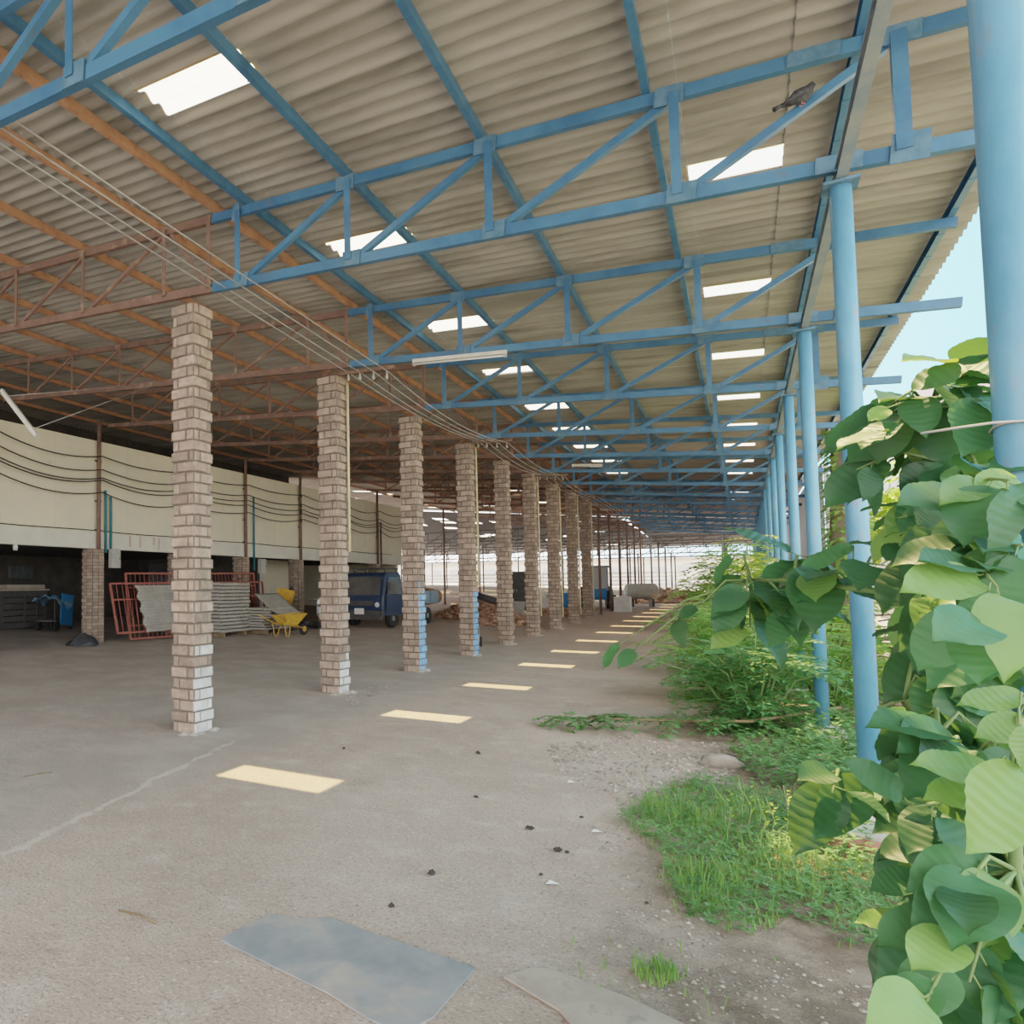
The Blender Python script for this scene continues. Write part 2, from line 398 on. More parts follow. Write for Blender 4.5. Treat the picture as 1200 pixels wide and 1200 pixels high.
# ------------------------------------------------------------------ purlins
def purlin(x, name, m, label, y0=ROOF_Y0, y1=ROOF_Y1-.1, group=None, h=.1):
    z = roof_z(x)-AMP-.008-h/2
    b = MB(); b.channel((x, y0, z), (x, y1, z), .055, h, .006, (-1, 0, 0), (0, 0, 1))
    y = y0+.4
    while y < 30:     # hook bolts and cleats along the web
        b.box((x-.03, y, z-.052), (.062, .012, .006)); y += .62
    tag(b.build(name, m, origin=(x, y0, z)), label, 'purlin', group)
for x, lab in ((-4.44, 'blue roof purlin nearest to the orange ones, left of the left skylights'), (-3.17, 'blue roof purlin along the right ends of the left skylights'),
               (-1.79, 'blue roof purlin midway between the two rows of skylights'), (-.47, 'blue roof purlin just left of the right row of skylights'),
               (.84, 'blue roof purlin directly above the line of blue posts'), (1.9, 'blue roof purlin at the open eave')):
    purlin(x, 'blue_purlin', MT['blue'], lab, group='blue roof purlins')
for i, x in enumerate((-4.86, -5.82, -7.2, -8.6, -10., -11.45, -12.9, -14.4, -16.2, -18.)):
    purlin(x, 'orange_purlin', MT['orange'], 'orange roof purlin, %s from the blue purlins toward the left' % ORD[i], group='orange roof purlins')

# ------------------------------------------------------------------ blue trusses
BN = [-4.56, -3.17, -1.75, -.31, 1.0]
XE = 1.92
sn = Vector((0, -1, 0))
def blue_truss():
    t = thing('blue_roof_truss', '', 'roof truss', (XC, 0, HB), group='blue roof trusses')
    def Z(x, dz=0): return chord_z(x)-HB+dz
    def P(x, dz, y=0): return Vector((x-XC, y, Z(x, dz)))
    du = Vector((1, 0, -SL)).normalized(); uu = Vector((SL, 0, 1)).normalized()
    for nm, dz in (('top_chord', DT), ('bottom_chord', 0)):
        b = MB(); p, q = P(-4.95, dz), P(XE, dz)
        b.channel(p+Vector((0, -.03, 0)), q+Vector((0, -.03, 0)), .06, .1, .007, (0, 1, 0), uu)
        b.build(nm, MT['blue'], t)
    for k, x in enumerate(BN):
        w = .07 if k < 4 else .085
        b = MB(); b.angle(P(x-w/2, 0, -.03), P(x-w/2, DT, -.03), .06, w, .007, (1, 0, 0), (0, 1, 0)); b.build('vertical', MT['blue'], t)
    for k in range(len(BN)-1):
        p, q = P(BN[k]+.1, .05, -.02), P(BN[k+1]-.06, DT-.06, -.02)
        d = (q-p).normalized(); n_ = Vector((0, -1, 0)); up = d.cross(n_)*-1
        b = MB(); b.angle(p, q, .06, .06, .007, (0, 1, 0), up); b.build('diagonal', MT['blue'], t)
    for k, x in enumerate(BN):
        for dz, wd, hh in ((0, .2, .15), (DT, .2, .15)):
            if k == 0 and dz: wd, hh = .1, .2
            if k == 4: wd, hh = (.2, .2) if not dz else (.3, .13)
            b = MB(); b.box(P(x+(.03 if not dz else -.03), dz+(.015 if not dz else -.015), -.042), (wd, .01, hh), Matrix.Rotation(math.atan(SL), 3, 'Y'))
            b.build('gusset_plate', MT['blue_plate'], t)
    b = MB(); b.box(P(.66, .0, -.044), (.26, .01, .12), Matrix.Rotation(math.atan(SL), 3, 'Y')); b.build('gusset_plate', MT['blue_plate'], t)
    b = MB(); b.box(P(.55, DT, -.044), (.3, .01, .11), Matrix.Rotation(math.atan(SL), 3, 'Y')); b.build('gusset_plate', MT['blue_plate'], t)
    return t
bt = blue_truss()
bt.location = (XC-.33, 2.97, HB+.032); bt['label'] = 'nearest blue lattice roof truss, cut off by the top left corner'
for i, y in enumerate(TY):
    if i <= 8: lab = 'blue lattice roof truss bearing on the %s brick pillar from the front' % ORD[i]
    else: lab = 'blue lattice roof truss on the %s thin steel post beyond the brick pillars' % ORD[i-9]
    if i == 0: lab = 'blue lattice roof truss on the first brick pillar, with a bird perched on it'
    copy_tree(bt, (XC, y, HB), lab)

# ------------------------------------------------------------------ orange trusses
ON = [-5.68, -7.15, -8.6, -10.02, -11.45, -12.9]
def orange_truss(xend, nodes):
    t = thing('orange_roof_truss', '', 'roof truss', (XC, 0, HB), group='orange roof trusses')
    def P(x, dz, y=0): return Vector((x-XC, y, chord_z(x)-HB+dz))
    uu = Vector((SL, 0, 1)).normalized()
    for nm, dz in (('top_chord', DT), ('bottom_chord', 0.)):
        b = MB(); b.channel(P(-4.96, dz, -.03), P(xend, dz, -.03), .06, .1, .007, (0, 1, 0), uu); b.build(nm, MT['rust'], t)
    for x in [-4.98]+nodes:
        b = MB(); b.angle(P(x-.03, 0, -.03), P(x-.03, DT, -.03), .05, .055, .007, (1, 0, 0), (0, 1, 0)); b.build('vertical', MT['rust'], t)
    segs = [((nodes[0]+.08, DT-.05), (-5.04, .06))]
    for k in range(len(nodes)-1): segs.append(((nodes[k+1]+.09, .05), (nodes[k]-.06, DT-.05)))
    for (xa, za), (xb, zb) in segs:
        p, q = P(xa, za, -.02), P(xb, zb, -.02); d = (q-p).normalized(); up = d.cross(Vector((0, 1, 0)))
        b = MB(); b.angle(p, q, .042, .042, .006, (0, 1, 0), up); b.build('diagonal', MT['rust'], t)
    return t
ot = orange_truss(-13.85, ON)
ot.location.y = TY[0]; ot['label'] = 'orange lattice roof truss running left from the first brick pillar'
for i, y in enumerate(TY[1:], 1):
    lab = 'orange lattice roof truss running left from the %s brick pillar' % ORD[i] if i <= 8 else \
        'orange lattice roof truss running left from the %s thin steel post' % ORD[i-9]
    copy_tree(ot, (XC, y, HB), lab)
copy_tree(ot, (XC, 2.97, HB), 'orange lattice roof truss nearest the camera, out at the upper left edge')

# ------------------------------------------------------------------ brick pillars
CW = .37
def pillar_mesh(seed, style):
    """returns builders for block, painted block and core"""
    r = random.Random(seed); blk = MB(); pt = MB(); core = MB()
    H = 4.98; n = 40; ch = H/n; c = CW/2-.03
    core.box((0, 0, H/2), (2*c, 2*c, H))
    def brick(tgt, face, u0, u1, z0, z1, pro):
        g = .0075; u0 += g; u1 -= g; z0 += g; z1 -= g; ins = .012
        def W(u, d, z):
            if face == 0: return (u, -c-d, z)
            if face == 1: return (c+d, u, z)
            if face == 2: return (-u, c+d, z)
            return (-c-d, -u, z)
        j = [r.uniform(-.006, .006) for _ in range(4)]
        vs = [W(u0, -.01, z0), W(u1, -.01, z0), W(u1, -.01, z1), W(u0, -.01, z1),
              W(u0+ins*.3, pro*.75, z0+ins*.3), W(u1-ins*.3, pro*.75, z0+ins*.3), W(u1-ins*.3, pro*.75, z1-ins*.3), W(u0+ins*.3, pro*.75, z1-ins*.3),
              W(u0+ins, pro+j[0], z0+ins), W(u1-ins, pro+j[1], z0+ins), W(u1-ins, pro+j[2], z1-ins), W(u0+ins, pro+j[3], z1-ins)]
        fs = []
        for a in (0, 4):
            fs += [(a, a+1, a+5, a+4), (a+1, a+2, a+6, a+5), (a+2, a+3, a+7, a+6), (a+3, a, a+4, a+7)]
        fs.append((8, 9, 10, 11)); tgt.add(vs, fs)
    for k in range(n):
        z0, z1 = k*ch, (k+1)*ch
        for face in range(4):
            w = CW/2
            flip = (k+face) % 2
            cut = r.uniform(.10, .14); jx = r.uniform(-.008, .008)
            splits = [(-w+.012+jx, w-cut), (w-cut, w-.03)] if flip else [(-w+.03, -w+cut), (-w+cut, w-.012+jx)]
            for (a, bq) in splits:
                small = bq-a < .15
                tgt = blk
                if style == 'white' and face == 1 and z1 < .95+r.uniform(-.15, .15): tgt = pt
                if style == 'white_low' and face == 1 and z1 < .6+r.uniform(-.15, .15): tgt = pt
                if style == 'blue_tall' and face == 1 and z1 < 1.75+r.uniform(-.2, .2): tgt = pt
                if style == 'blue_low' and face == 1 and z1 < 1.55+r.uniform(-.2, .2): tgt = pt
                brick(tgt, face, a, bq, z0, z1, (.012 if small else .028)+r.uniform(-.004, .006))
    return core, blk, pt
def pillar(x, y, seed, style, label, conduit):
    t = thing('brick_pillar', label, 'pillar', (x, y, gz(x, y)-.01), group='brick pillars')
    core, blk, pt = pillar_mesh(seed, style)
    core.build('core', MT['block_core'], t); blk.build('blockwork', MT['block'], t)
    if pt.f:
        o = pt.build('painted_blocks', MT['whitewash' if style.startswith('white') else 'bluewash'], t)
        o['label'] = 'whitewashed blocks at the foot' if style.startswith('white') else 'blue painted blocks at the foot'
    r = random.Random(seed+50)
    f = MB()
    for k in range(9):
        a = r.uniform(-1.3, .9); rr = CW/2+r.uniform(.02, .10)
        f.rock((math.cos(a)*rr, math.sin(a)*rr-.03, .005), r.uniform(.05, .10), r, .45)
    f.build('mortar_foot', MT['mortar'], t)
    if conduit:
        b = MB(); b.tube([(CW/2+.03, CW/2-.06, conduit), (CW/2+.03, CW/2-.06, 4.9)], .022, 8)
        o = b.build('conduit_pipe', MT['yellow_pipe'], t); o['label'] = 'pale yellow conduit pipe'
    return t
styles = ['white', 'white_low', 'blue_tall', 'blue_low', '', '', '', '', '']
cond = [0, 2.2, 0, 1.6, 0, .6, .4, .3, .3]
desc = ['nearest patterned brick pillar, with a whitewashed foot', 'second patterned brick pillar, with a yellow conduit down to half height',
        'third patterned brick pillar, with bright blue paint at its foot', 'fourth brick pillar from the front, blue at its foot below a yellow conduit',
        'fifth brick pillar from the front, plain without any conduit', 'sixth brick pillar from the front, yellow conduit on its edge',
        'seventh brick pillar from the front, in the receding row', 'eighth brick pillar from the front, second to last in the row', 'ninth and farthest brick pillar of the row']
for i in range(9):
    pillar(XC, TY[i], 100+i, styles[i], desc[i], cond[i])

# thin steel posts continuing the pillar row
sp = thing('steel_post', 'first thin steel post beyond the farthest brick pillar', 'post', (XC, TY[9], gz(XC, TY[9])), group='thin steel posts')
b = MB(); b.tube([(0, 0, 0), (0, 0, 4.82)], .055, 10); b.build('shaft', MT['rust'], sp)
b = MB(); b.box((0, 0, .01), (.25, .25, .02)); b.build('base_plate', MT['rust'], sp)
b = MB(); b.box((0, 0, 4.83), (.2, .2, .02)); b.build('cap_plate', MT['rust'], sp)
for i in range(10, 15):
    copy_tree(sp, (XC, TY[i], gz(XC, TY[i])), '%s thin steel post beyond the farthest brick pillar' % ORD[i-9])

# ------------------------------------------------------------------ blue posts on the open side
XP, ZP = .665, 4.45
def blue_post(y, label, r=.085, x=None):
    x = XP if x is None else x
    t = thing('blue_post', label, 'post', (x, y, gz(XP, y)), group='blue tube posts on the open side')
    h = ZP-gz(XP, y)
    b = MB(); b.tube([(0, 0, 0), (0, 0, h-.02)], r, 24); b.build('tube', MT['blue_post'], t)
    b = MB(); b.tube([(r*.92, -r*.2, .3), (r*.92, -r*.2, h-.1)], .006, 6); b.build('weld_seam', MT['beam'], t)
    b = MB(); b.box((0, 0, h-.01), (.2, .2, .02)); b.build('top_plate', MT['blue_plate'], t)
    b = MB(); b.lathe((0, 0, 0), [(.2, -.05), (.2, .06), (.17, .1), (.12, .11)], 16); b.build('concrete_footing', MT['concrete'], t)
    return t
blue_post(2.93, 'nearest blue tube post, thick at right edge of photo', .072, .70)
pl = ['second blue tube post, leaning tall behind the broad leaves', 'third blue tube post from the camera', 'fourth blue tube post from the camera', 'fifth blue tube post from the camera']
for i, y in enumerate(TY):
    lab = pl[i] if i < 4 else '%s blue tube post along the open side, counted from the camera' % ORD[i+1]
    blue_post(y, lab, .062)
b = MB(); b.channel((XP+.035, ROOF_Y0, ZP+.055), (XP+.035, ROOF_Y1-.3, ZP+.055), .065, .1, .008, (-1, 0, 0), (0, 0, 1))
tag(b.build('eave_beam', MT['beam'], origin=(XP, 0, ZP)), 'long grey blue channel beam along the tops of the blue posts', 'beam')
# wire tied round the nearest post
b = MB(); b.tube([Vector((.70+.077*math.cos(a), 2.93+.077*math.sin(a), 2.10+.008*math.sin(a*2))) for a in [k*2*PI/24 for k in range(24)]]+[(.75, 2.84, 2.10), (.60, 2.80, 2.10), (.45, 2.8, 2.09)], .004, 6)
tag(b.build('tie_wire', MT['wire'], origin=(XP, 2.98, 2.06)), 'thin wire tied around the nearest blue post', 'wire')

# ------------------------------------------------------------------ raised store on the left: fascia, pillars, dark bays
FY0, FY1, FZ0, FZ1 = -6., 32.2, 2.66, 5.48
def wallbox(name, x0, x1, y0, y1, z0, z1, m):
    b = MB(); b.box(((x0+x1)/2, (y0+y1)/2, (z0+z1)/2), (x1-x0, y1-y0, z1-z0)); return tag(b.build(name, m), kind='structure')
wallbox('wall_fascia', XF-.18, XF, FY0, FY1, FZ0+.42, FZ1, MT['fascia'])
wallbox('trim_1', XF-.2, XF+.03, FY0, FY1, FZ0, FZ0+.415, MT['fascia_low'])
wallbox('wall_end', -20.2, XF-.2, FY1-.2, FY1, .3, FZ1, MT['fascia'])
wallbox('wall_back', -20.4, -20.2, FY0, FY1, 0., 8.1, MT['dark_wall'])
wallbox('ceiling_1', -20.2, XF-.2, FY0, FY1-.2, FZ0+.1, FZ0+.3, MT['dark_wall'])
# faint sheet joints and the red streaks
b = MB()
for y in [v*2.44-6 for v in range(16)]: b.box((XF+.001, y, (FZ0+.45+FZ1)/2), (.004, .012, FZ1-FZ0-.45))
tag(b.build('trim_2', MT['fascia_low']), kind='structure')
b = MB(); r = random.Random(3)
for y in (13.6, 14.0, 14.55, 14.75, 15.3, 15.5, 16.0):
    w = r.uniform(.03, .10); h = r.uniform(.2, .38); b.box((XF+.034, y, FZ0+.4-h/2), (.004, w, h))
tag(b.build('red_streak', MT['red_stain'], origin=(XF, 14.8, FZ0)), 'red paint streaks on lower band of the cream wall', 'paint marks', kind='stuff')

SY = [9.3, 12.42, 15.7, 18.95, 22.5, 25.9, 29.3]        # store pillars / rust posts
pillar_lab = ['brick pier at the left edge under the cream wall', 'brick pier under the cream wall with a junction box', 'brick pier behind the nearest patterned pillar', 'brick pier behind the stacked grey sheets',
              'brick pier beside the pale doorway', 'brick pier behind the blue truck', 'last brick pier at the end of the cream wall']
def pier(y, lab, x=XF-.12):
    t = thing('brick_pier', lab, 'pillar', (x, y, gz(x, y)), group='piers under the cream wall')
    h = FZ0-gz(x, y)-.01; b = MB(); c = MB(); r = random.Random(int(y*10))
    c.box((0, 0, h/2), (.4, .38, h))
    n = int(h/.085)
    for k in range(n):
        o = (k % 2)*.1
        for yy in (-.19, .0):
            b.box((.205, yy+.095, (k+.5)*h/n), (.025, .18-r.random()*.02, h/n-.012))
        for xx in (-.2+o*.5, 0.): b.box((xx+.09, -.195, (k+.5)*h/n), (.18-r.random()*.02, .025, h/n-.012))
    c.build('core', MT['block_core'], t); b.build('brickwork', MT['block'], t)
    f = MB()
    for k in range(6): f.rock((.2+r.uniform(-.1, .15), r.uniform(-.25, .2), .0), r.uniform(.06, .11), r, .5)
    f.build('mortar_foot', MT['mortar'], t)
for y, lab in zip(SY, pillar_lab): pier(y, lab)
# partition walls and shutters deep in the bays
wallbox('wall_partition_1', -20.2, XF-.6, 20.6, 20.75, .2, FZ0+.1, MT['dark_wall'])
wallbox('wall_bay', -16.4, -16.25, 22.7, 25.8, .3, FZ0+.1, MT['fascia'])
def shutter(x, y0, y1, z0, z1, n):
    b = MB(); k = int((z1-z0)/.09)
    for i in range(k): b.box((x, (y0+y1)/2, z0+(i+.5)*.09), (.05, y1-y0, .075))
    tag(b.build('door_%d' % n, MT['shutter']), kind='structure')
shutter(-18.2, 19.1, 22.3, .4, 2.6, 1)
shutter(-16.2, 22.85, 23.6, .42, 2.3, 2)
bpy.data.objects['door_2'].data.materials[0] = MT['white']
b = MB(); b.box((-20.17, 14.9, 2.2), (.06, .95, .4))
for k in range(5): b.box((-20.12, 14.5+k*.2, 2.2), (.04, .05, .42))
tag(b.build('window_1', MT['shutter']), kind='structure')

# rust posts standing on the face of the store up to the roof
def rust_post(y, lab):
    z0 = FZ0-.02; t = thing('rust_post', lab, 'post', (XF+.09, y, z0), group='rusty posts on the cream wall')
    h = chord_z(XF)-z0
    b = MB(); b.tube([(0, 0, 0), (0, 0, h)], .055, 10); b.build('shaft', MT['rust'], t)
    for zz in (.5, 1.25, 2.3):
        b = MB(); b.box((-.03, 0, zz), (.05, .2, .04)); b.build('clamp', MT['dark_metal'], t)
    return t
rl = ['rusty roof post on cream wall at left edge', 'rusty roof post on cream wall with two teal conduits beside it', 'rusty roof post on cream wall behind the nearest brick pillar', 'rusty roof post on cream wall beside a single dark conduit',
      'rusty roof post on cream wall carrying black insulators', 'rusty roof post on cream wall behind the second brick pillar', 'rusty roof post near the end of the cream wall']
for y, lab in zip(SY, rl): rust_post(y, lab)
for i, y in enumerate((35., 38.2, 41.4, 44.6)):
    t = thing('far_steel_post', '%s tall steel post in the far left bay beyond the cream wall' % ORD[i], 'post', (XF, y, gz(XF, y)), group='far left posts')
    b = MB(); b.tube([(0, 0, 0), (0, 0, chord_z(XF)-gz(XF, y))], .06, 8); b.build('shaft', MT['rust'], t)
# conduits and boxes
def conduit(y, z0, z1, lab, m=MT['teal'], r=.035, x=XF+.07):
    b = MB(); b.tube([(x, y, z0), (x, y, z1-.15), (x, y-.02, z1)], r, 8)
    tag(b.build('conduit_pipe', m, origin=(x, y, z0)), lab, 'conduit')
conduit(12.68, FZ0-.1, 4.2, 'teal conduit on cream wall, left one of the pair')
conduit(12.86, FZ0-.1, 4.05, 'teal conduit on cream wall, right one of the pair')
conduit(19.45, FZ0-.45, 4.7, 'single dark teal conduit on cream wall right of the nearest pillar')
conduit(29.7, FZ0, 4.6, 'dark conduit near the right end of the cream wall', MT['dark_metal'])
def junction(y, z, lab):
    t = thing('junction_box', lab, 'electrical box', (XF+.12, y, z))
    b = MB(); b.box((0, 0, 0), (.14, .3, .5)); b.build('case', MT['box'], t)
    b = MB(); b.box((.076, 0, 0), (.012, .27, .47)); b.build('door', MT['box'], t)
    b = MB(); b.box((.086, .1, 0), (.012, .02, .06)); b.build('latch', MT['dark_metal'], t)
junction(12.95, 2.42, 'grey junction box under the teal conduits')
junction(19.85, 2.35, 'grey junction box on the pier behind the grey sheets')
b = MB(); b.lathe((XF+.02, 9.95, FZ0-.14), [(.05, 0), (.06, .08), (.04, .14)], 10)
tag(b.build('bulb_holder', MT['lamp'], origin=(XF+.02, 9.95, FZ0-.14)), 'small pale lamp holder under the cream wall at left', 'lamp')

# cables swagged along the fascia
def swag(ys, zf, sag, x, r, name, m, lab, cat, grp=None, steps=10):
    pts = []
    for i in range(len(ys)-1):
        for k in range(steps):
            u = k/steps; y = ys[i]+(ys[i+1]-ys[i])*u
            pts.append((x, y, zf(i)*(1-u)+zf(i+1)*u - sag[i % len(sag)]*4*u*(1-u)))
    pts.append((x, ys[-1], zf(len(ys)-1)))
    b = MB(); b.tube(pts, r, 6)
    return tag(b.build(name, m, origin=pts[0]), lab, cat, grp)
cy = [-2, 4, 9.3, 12.42, 15.7, 18.95, 22.5, 25.9, 29.3, 32.]
hs = [5.07, 4.72, 4.52, 4.42, 4.14]
cn = ['topmost black cable strung along the cream wall', 'second black cable from the top along the cream wall', 'third black cable from the top along the cream wall', 'fourth black cable from the top along the cream wall', 'lowest hanging black cable strung along the cream wall']
for k in range(5):
    rr = random.Random(k); jit = [rr.uniform(-.04, .04) for _ in range(12)]
    zz = (lambda k, jit: (lambda i: hs[k]+(.10 if i == 2 else 0)+(.42-.04*k if i < 2 else 0)+jit[i]-(.0 if i < 6 else -.04*k*0)))(k, jit)
    swag(cy, zz, [.1+.02*k, .12, .2, .13+.02*k, .12], XF+.225, .016, 'cable', MT['cable'], cn[k], 'cable', 'cables along the cream wall')
b = MB(); b.tube([(XF+.018, y, 3.12+.01*math.sin(y*1.7)) for y in [v*.8-5 for v in range(46)]], .014, 6)
tag(b.build('cable', MT['cable'], origin=(XF, -5, 3.1)), 'straight dark cable along the foot of the cream wall', 'cable')
for k, z in enumerate(hs):
    b = MB(); b.lathe((XF+.16, 22.42, z-.07), [(.03, 0), (.055, .02), (.035, .05), (.055, .08), (.035, .12)], 10)
    tag(b.build('insulator', MT['cable'], origin=(XF+.16, 22.42, z)), 'black insulator on rusty post, %s of five from the top' % ORD[k], 'insulator', 'insulators on the rusty post')

# ------------------------------------------------------------------ wires over the brick pillars
wl = ['leftmost grey wire slung over the brick pillars', 'second grey wire from left slung over the brick pillars', 'third grey wire from left slung over the brick pillars', 'rightmost grey wire slung over the brick pillars']
WX = [-4.95, -4.75, -4.52, -4.3]
wy = [-1.5, 9.73, 16.29, 22.39, 28.76, 34.9, 41.3]
W0 = [5.50, 5.44, 5.37, 5.30]
for k, x in enumerate(WX):
    wz = lambda i, k=k: (W0[k] if i == 0 else 4.99-.03*k+(.02 if i > 1 else 0))
    swag(wy, wz, [.03, .12+.03*k, .15, .12], x, .008, 'overhead_wire', MT['wire'], wl[k], 'wire', 'overhead wires', 12)
for q, (yy, nm) in enumerate(((9.73, 'second'), (16.29, 'fourth'), (22.39, 'sixth'))):
    t = thing('insulator_rack', 'rack of wire insulators at the top of the %s brick pillar' % nm, 'insulator', (-4.6, yy-.06, 4.94), group='insulator racks')
    b = MB(); b.bar((-.5, 0, .06), (.42, 0, .0), .04, .05); b.build('crossarm', MT['rust'], t)
    for k, x in enumerate(WX):
        b = MB(); b.lathe((x+4.6, 0, -.06-.03*k), [(.008, -.02), (.020, 0), (.024, .025), (.014, .05), (.008, .12)], 10); b.v = [(p_[0], p_[1], p_[2]) for p_ in b.v]; b.build('insulator', MT['box'], t)

# ------------------------------------------------------------------ fluorescent battens
def batten(p, q, lab):
    p = Vector(p); q = Vector(q); t = thing('fluorescent_lamp', lab, 'lamp', (p+q)/2); c = (p+q)/2; d = (q-p).normalized()
    b = MB(); b.bar(p-c, q-c, .05, .05); b.build('housing', MT['lamp'], t)
    b = MB(); b.tube([p-c+d*.04+Vector((0, -.01, -.05)), q-c-d*.04+Vector((0, -.01, -.05))], .014, 8); b.build('tube', MT['white'], t)
    for e in (p-c+d*.02, q-c-d*.02):
        b = MB(); b.box(e+Vector((0, 0, -.04)), (.04, .04, .06)); b.build('end_cap', MT['box'], t)
    return t
batten((-3.86, 9.62, 4.95), (-2.52, 9.62, 4.82), 'white fluorescent batten hung under the blue truss on the second pillar')
batten((-4.02, 22.25, 5.2), (-3.2, 22.25, 5.12), 'short white batten lamp high under the far blue trusses')
t = batten(at(2, 457, 11.4), at(43, 510, 11.0), 'white batten lamp hanging askew by wires at left edge')
b = MB()
for (px, py, d) in ((8, 464, 11.35), (38, 503, 11.05)):
    p = at(px, py, d); b.tube([p-t.location, Vector((p.x+.1, 9.73, chord_z(p.x)))-t.location], .006, 5)
b.build('hanging_wire', MT['wire'], t)
# ------------------------------------------------------------------ things on the left
def on_x(px, py, X):
    d = ray(px, py); t = (X-CAM.x)/d.x; return CAM+d*t
def on_y(px, py, Y):
    d = ray(px, py); t = (Y-CAM.y)/d.y; return CAM+d*t
def gpos(x, y, dz=0): return Vector((x, y, gz(x, y)+dz))

def gate(corners, name_label, rails):
    TL, TR, BR, BL = [Vector(c) for c in corners]; o = (BL+BR)/2
    t = thing('steel_gate', name_label, 'gate', o, group='red steel gates')
    b = MB()
    for p, q in ((TL, TR), (BL, BR)): b.bar(p-o, q-o, .05, .05)
    for p, q in ((TL, BL), (TR, BR)): b.bar(p-o, q-o, .05, .05, (0, 1, 0))
    b.build('frame', MT['red_steel'], t)
    for u in rails:
        b = MB(); b.bar(TL.lerp(BL, u)-o, TR.lerp(BR, u)-o, .04, .04); b.build('rail', MT['red_steel'], t)
    b = MB(); n = 34
    for k in range(1, n):
        u = k/n; b.tube([TL.lerp(TR, u)-o, BL.lerp(BR, u)-o], .011, 6)
    b.build('bars', MT['red_steel'], t)
gate((on_x(147, 672, -13.42), on_x(297, 672, -13.42), on_x(302, 738, -13.05), on_x(153, 749, -13.05)), 'red barred steel gate leaning behind the lower red gate', (.22, .8))
gate((on_x(129, 684, -13.22), on_x(307, 682, -13.22), on_x(312, 731, -12.9), on_x(138, 742, -12.9)), 'red barred steel gate with torn grey sheeting, in front', (.33,))
# torn corrugated sheet on the front gate
def leaning_sheet():
    outl = [(154, 686), (160, 704), (167, 716), (171, 740), (252, 736), (252, 686)]
    a = on_x(155, 687, -13.1); bq = on_x(262, 686, -13.1); c = on_x(171, 741, -12.78)
    L_, Hh = (bq-a).length, (a-c).length; e1 = (bq-a).normalized(); up = Vector((-.16, 0, 1)).normalized(); nrm = e1.cross(up).normalized()
    base = on_x(171, 741, -12.78); x_off = (a-base).dot(e1)
    b = MB(); rows = 60; cols = 24; h = (a-base).dot(up); vs = []
    r = random.Random(5)
    for i in range(rows+1):
        u = i/rows; left = x_off*min(1, max(0, (u*1.05)))**1.4 + .05*math.sin(u*23)
        for j in range(cols+1):
            v = j/cols; xx = left+(L_+x_off-left)*v
            vs.append(base+e1*xx+up*(h*u)+nrm*(.018*math.sin(i*PI/2+.4)))
    b.add(vs, [(i*(cols+1)+j, i*(cols+1)+j+1, (i+1)*(cols+1)+j+1, (i+1)*(cols+1)+j) for i in range(rows) for j in range(cols)], True)
    o = b.build('corrugated_sheet', MT['sheet'], origin=base)
    tag(o, 'torn grey corrugated sheet hung on the front red gate', 'sheet')
    o.modifiers.new('s', 'SOLIDIFY').thickness = .01
leaning_sheet()
def bundle(x, y, ly, lx, h, n, lab, rz=0):
    t = thing('sheet_bundle', lab, 'sheets', gpos(x, y), rz, 'bundles of grey sheets')
    r = random.Random(int(x*7+y*31)); b = MB(); lay = h-.12
    for k in range(n):
        z = .12+(k+.5)*lay/n; dx, dy = r.uniform(-.03, .03), r.uniform(-.04, .04)
        vs = []; m = 22
        for i in range(m+1):
            yy = -ly/2+ly*i/m
            for xx in (-lx/2, lx/2):
                for dz in (0, lay/n*.7): vs.append((xx+dx, yy+dy, z+dz+.012*math.cos(i*PI/1.5)-lay/n*.35))
        fs = []
        for i in range(m):
            a = 4*i; fs += [(a, a+4, a+6, a+2), (a+1, a+3, a+7, a+5), (a, a+1, a+5, a+4), (a+2, a+6, a+7, a+3)]
        fs += [(0, 2, 3, 1), (4*m, 4*m+1, 4*m+3, 4*m+2)]
        b.add(vs, fs)
    b.build('sheets', MT['sheet'], t)
    for yy in (-ly*.35, ly*.35):
        b = MB(); b.box((0, yy, .06), (lx*1.02, .09, .12)); b.build('bearer', MT['twig'], t)
    return t
bundle(-12.35, 16.25, 1.5, .55, 1.55, 14, 'tall bundle of grey sheets beside the torn sheeting')
bundle(-12.0, 17.75, 1.5, .8, .78, 8, 'low bundle of grey sheets with a bent sheet on top')
b = MB(); vs = []; p0 = Vector((-11.75, 17.3, .23+.82))
for i in range(13):
    u = i/12
    for j in range(9):
        v = j/8; vs.append(p0+Vector((-.45+.85*v, .1+1.35*u, .30*(1-v)**2*1.2-.25*v*v+.015*math.sin(j*2.6)+.03)))
b.add(vs, [(i*9+j, i*9+j+1, (i+1)*9+j+1, (i+1)*9+j) for i in range(12) for j in range(8)], True)
o = b.build('bent_sheet', MT['sheet'], origin=p0); tag(o, 'bent grey sheet sagging over the low bundle', 'sheet'); o.modifiers.new('s', 'SOLIDIFY').thickness = .012

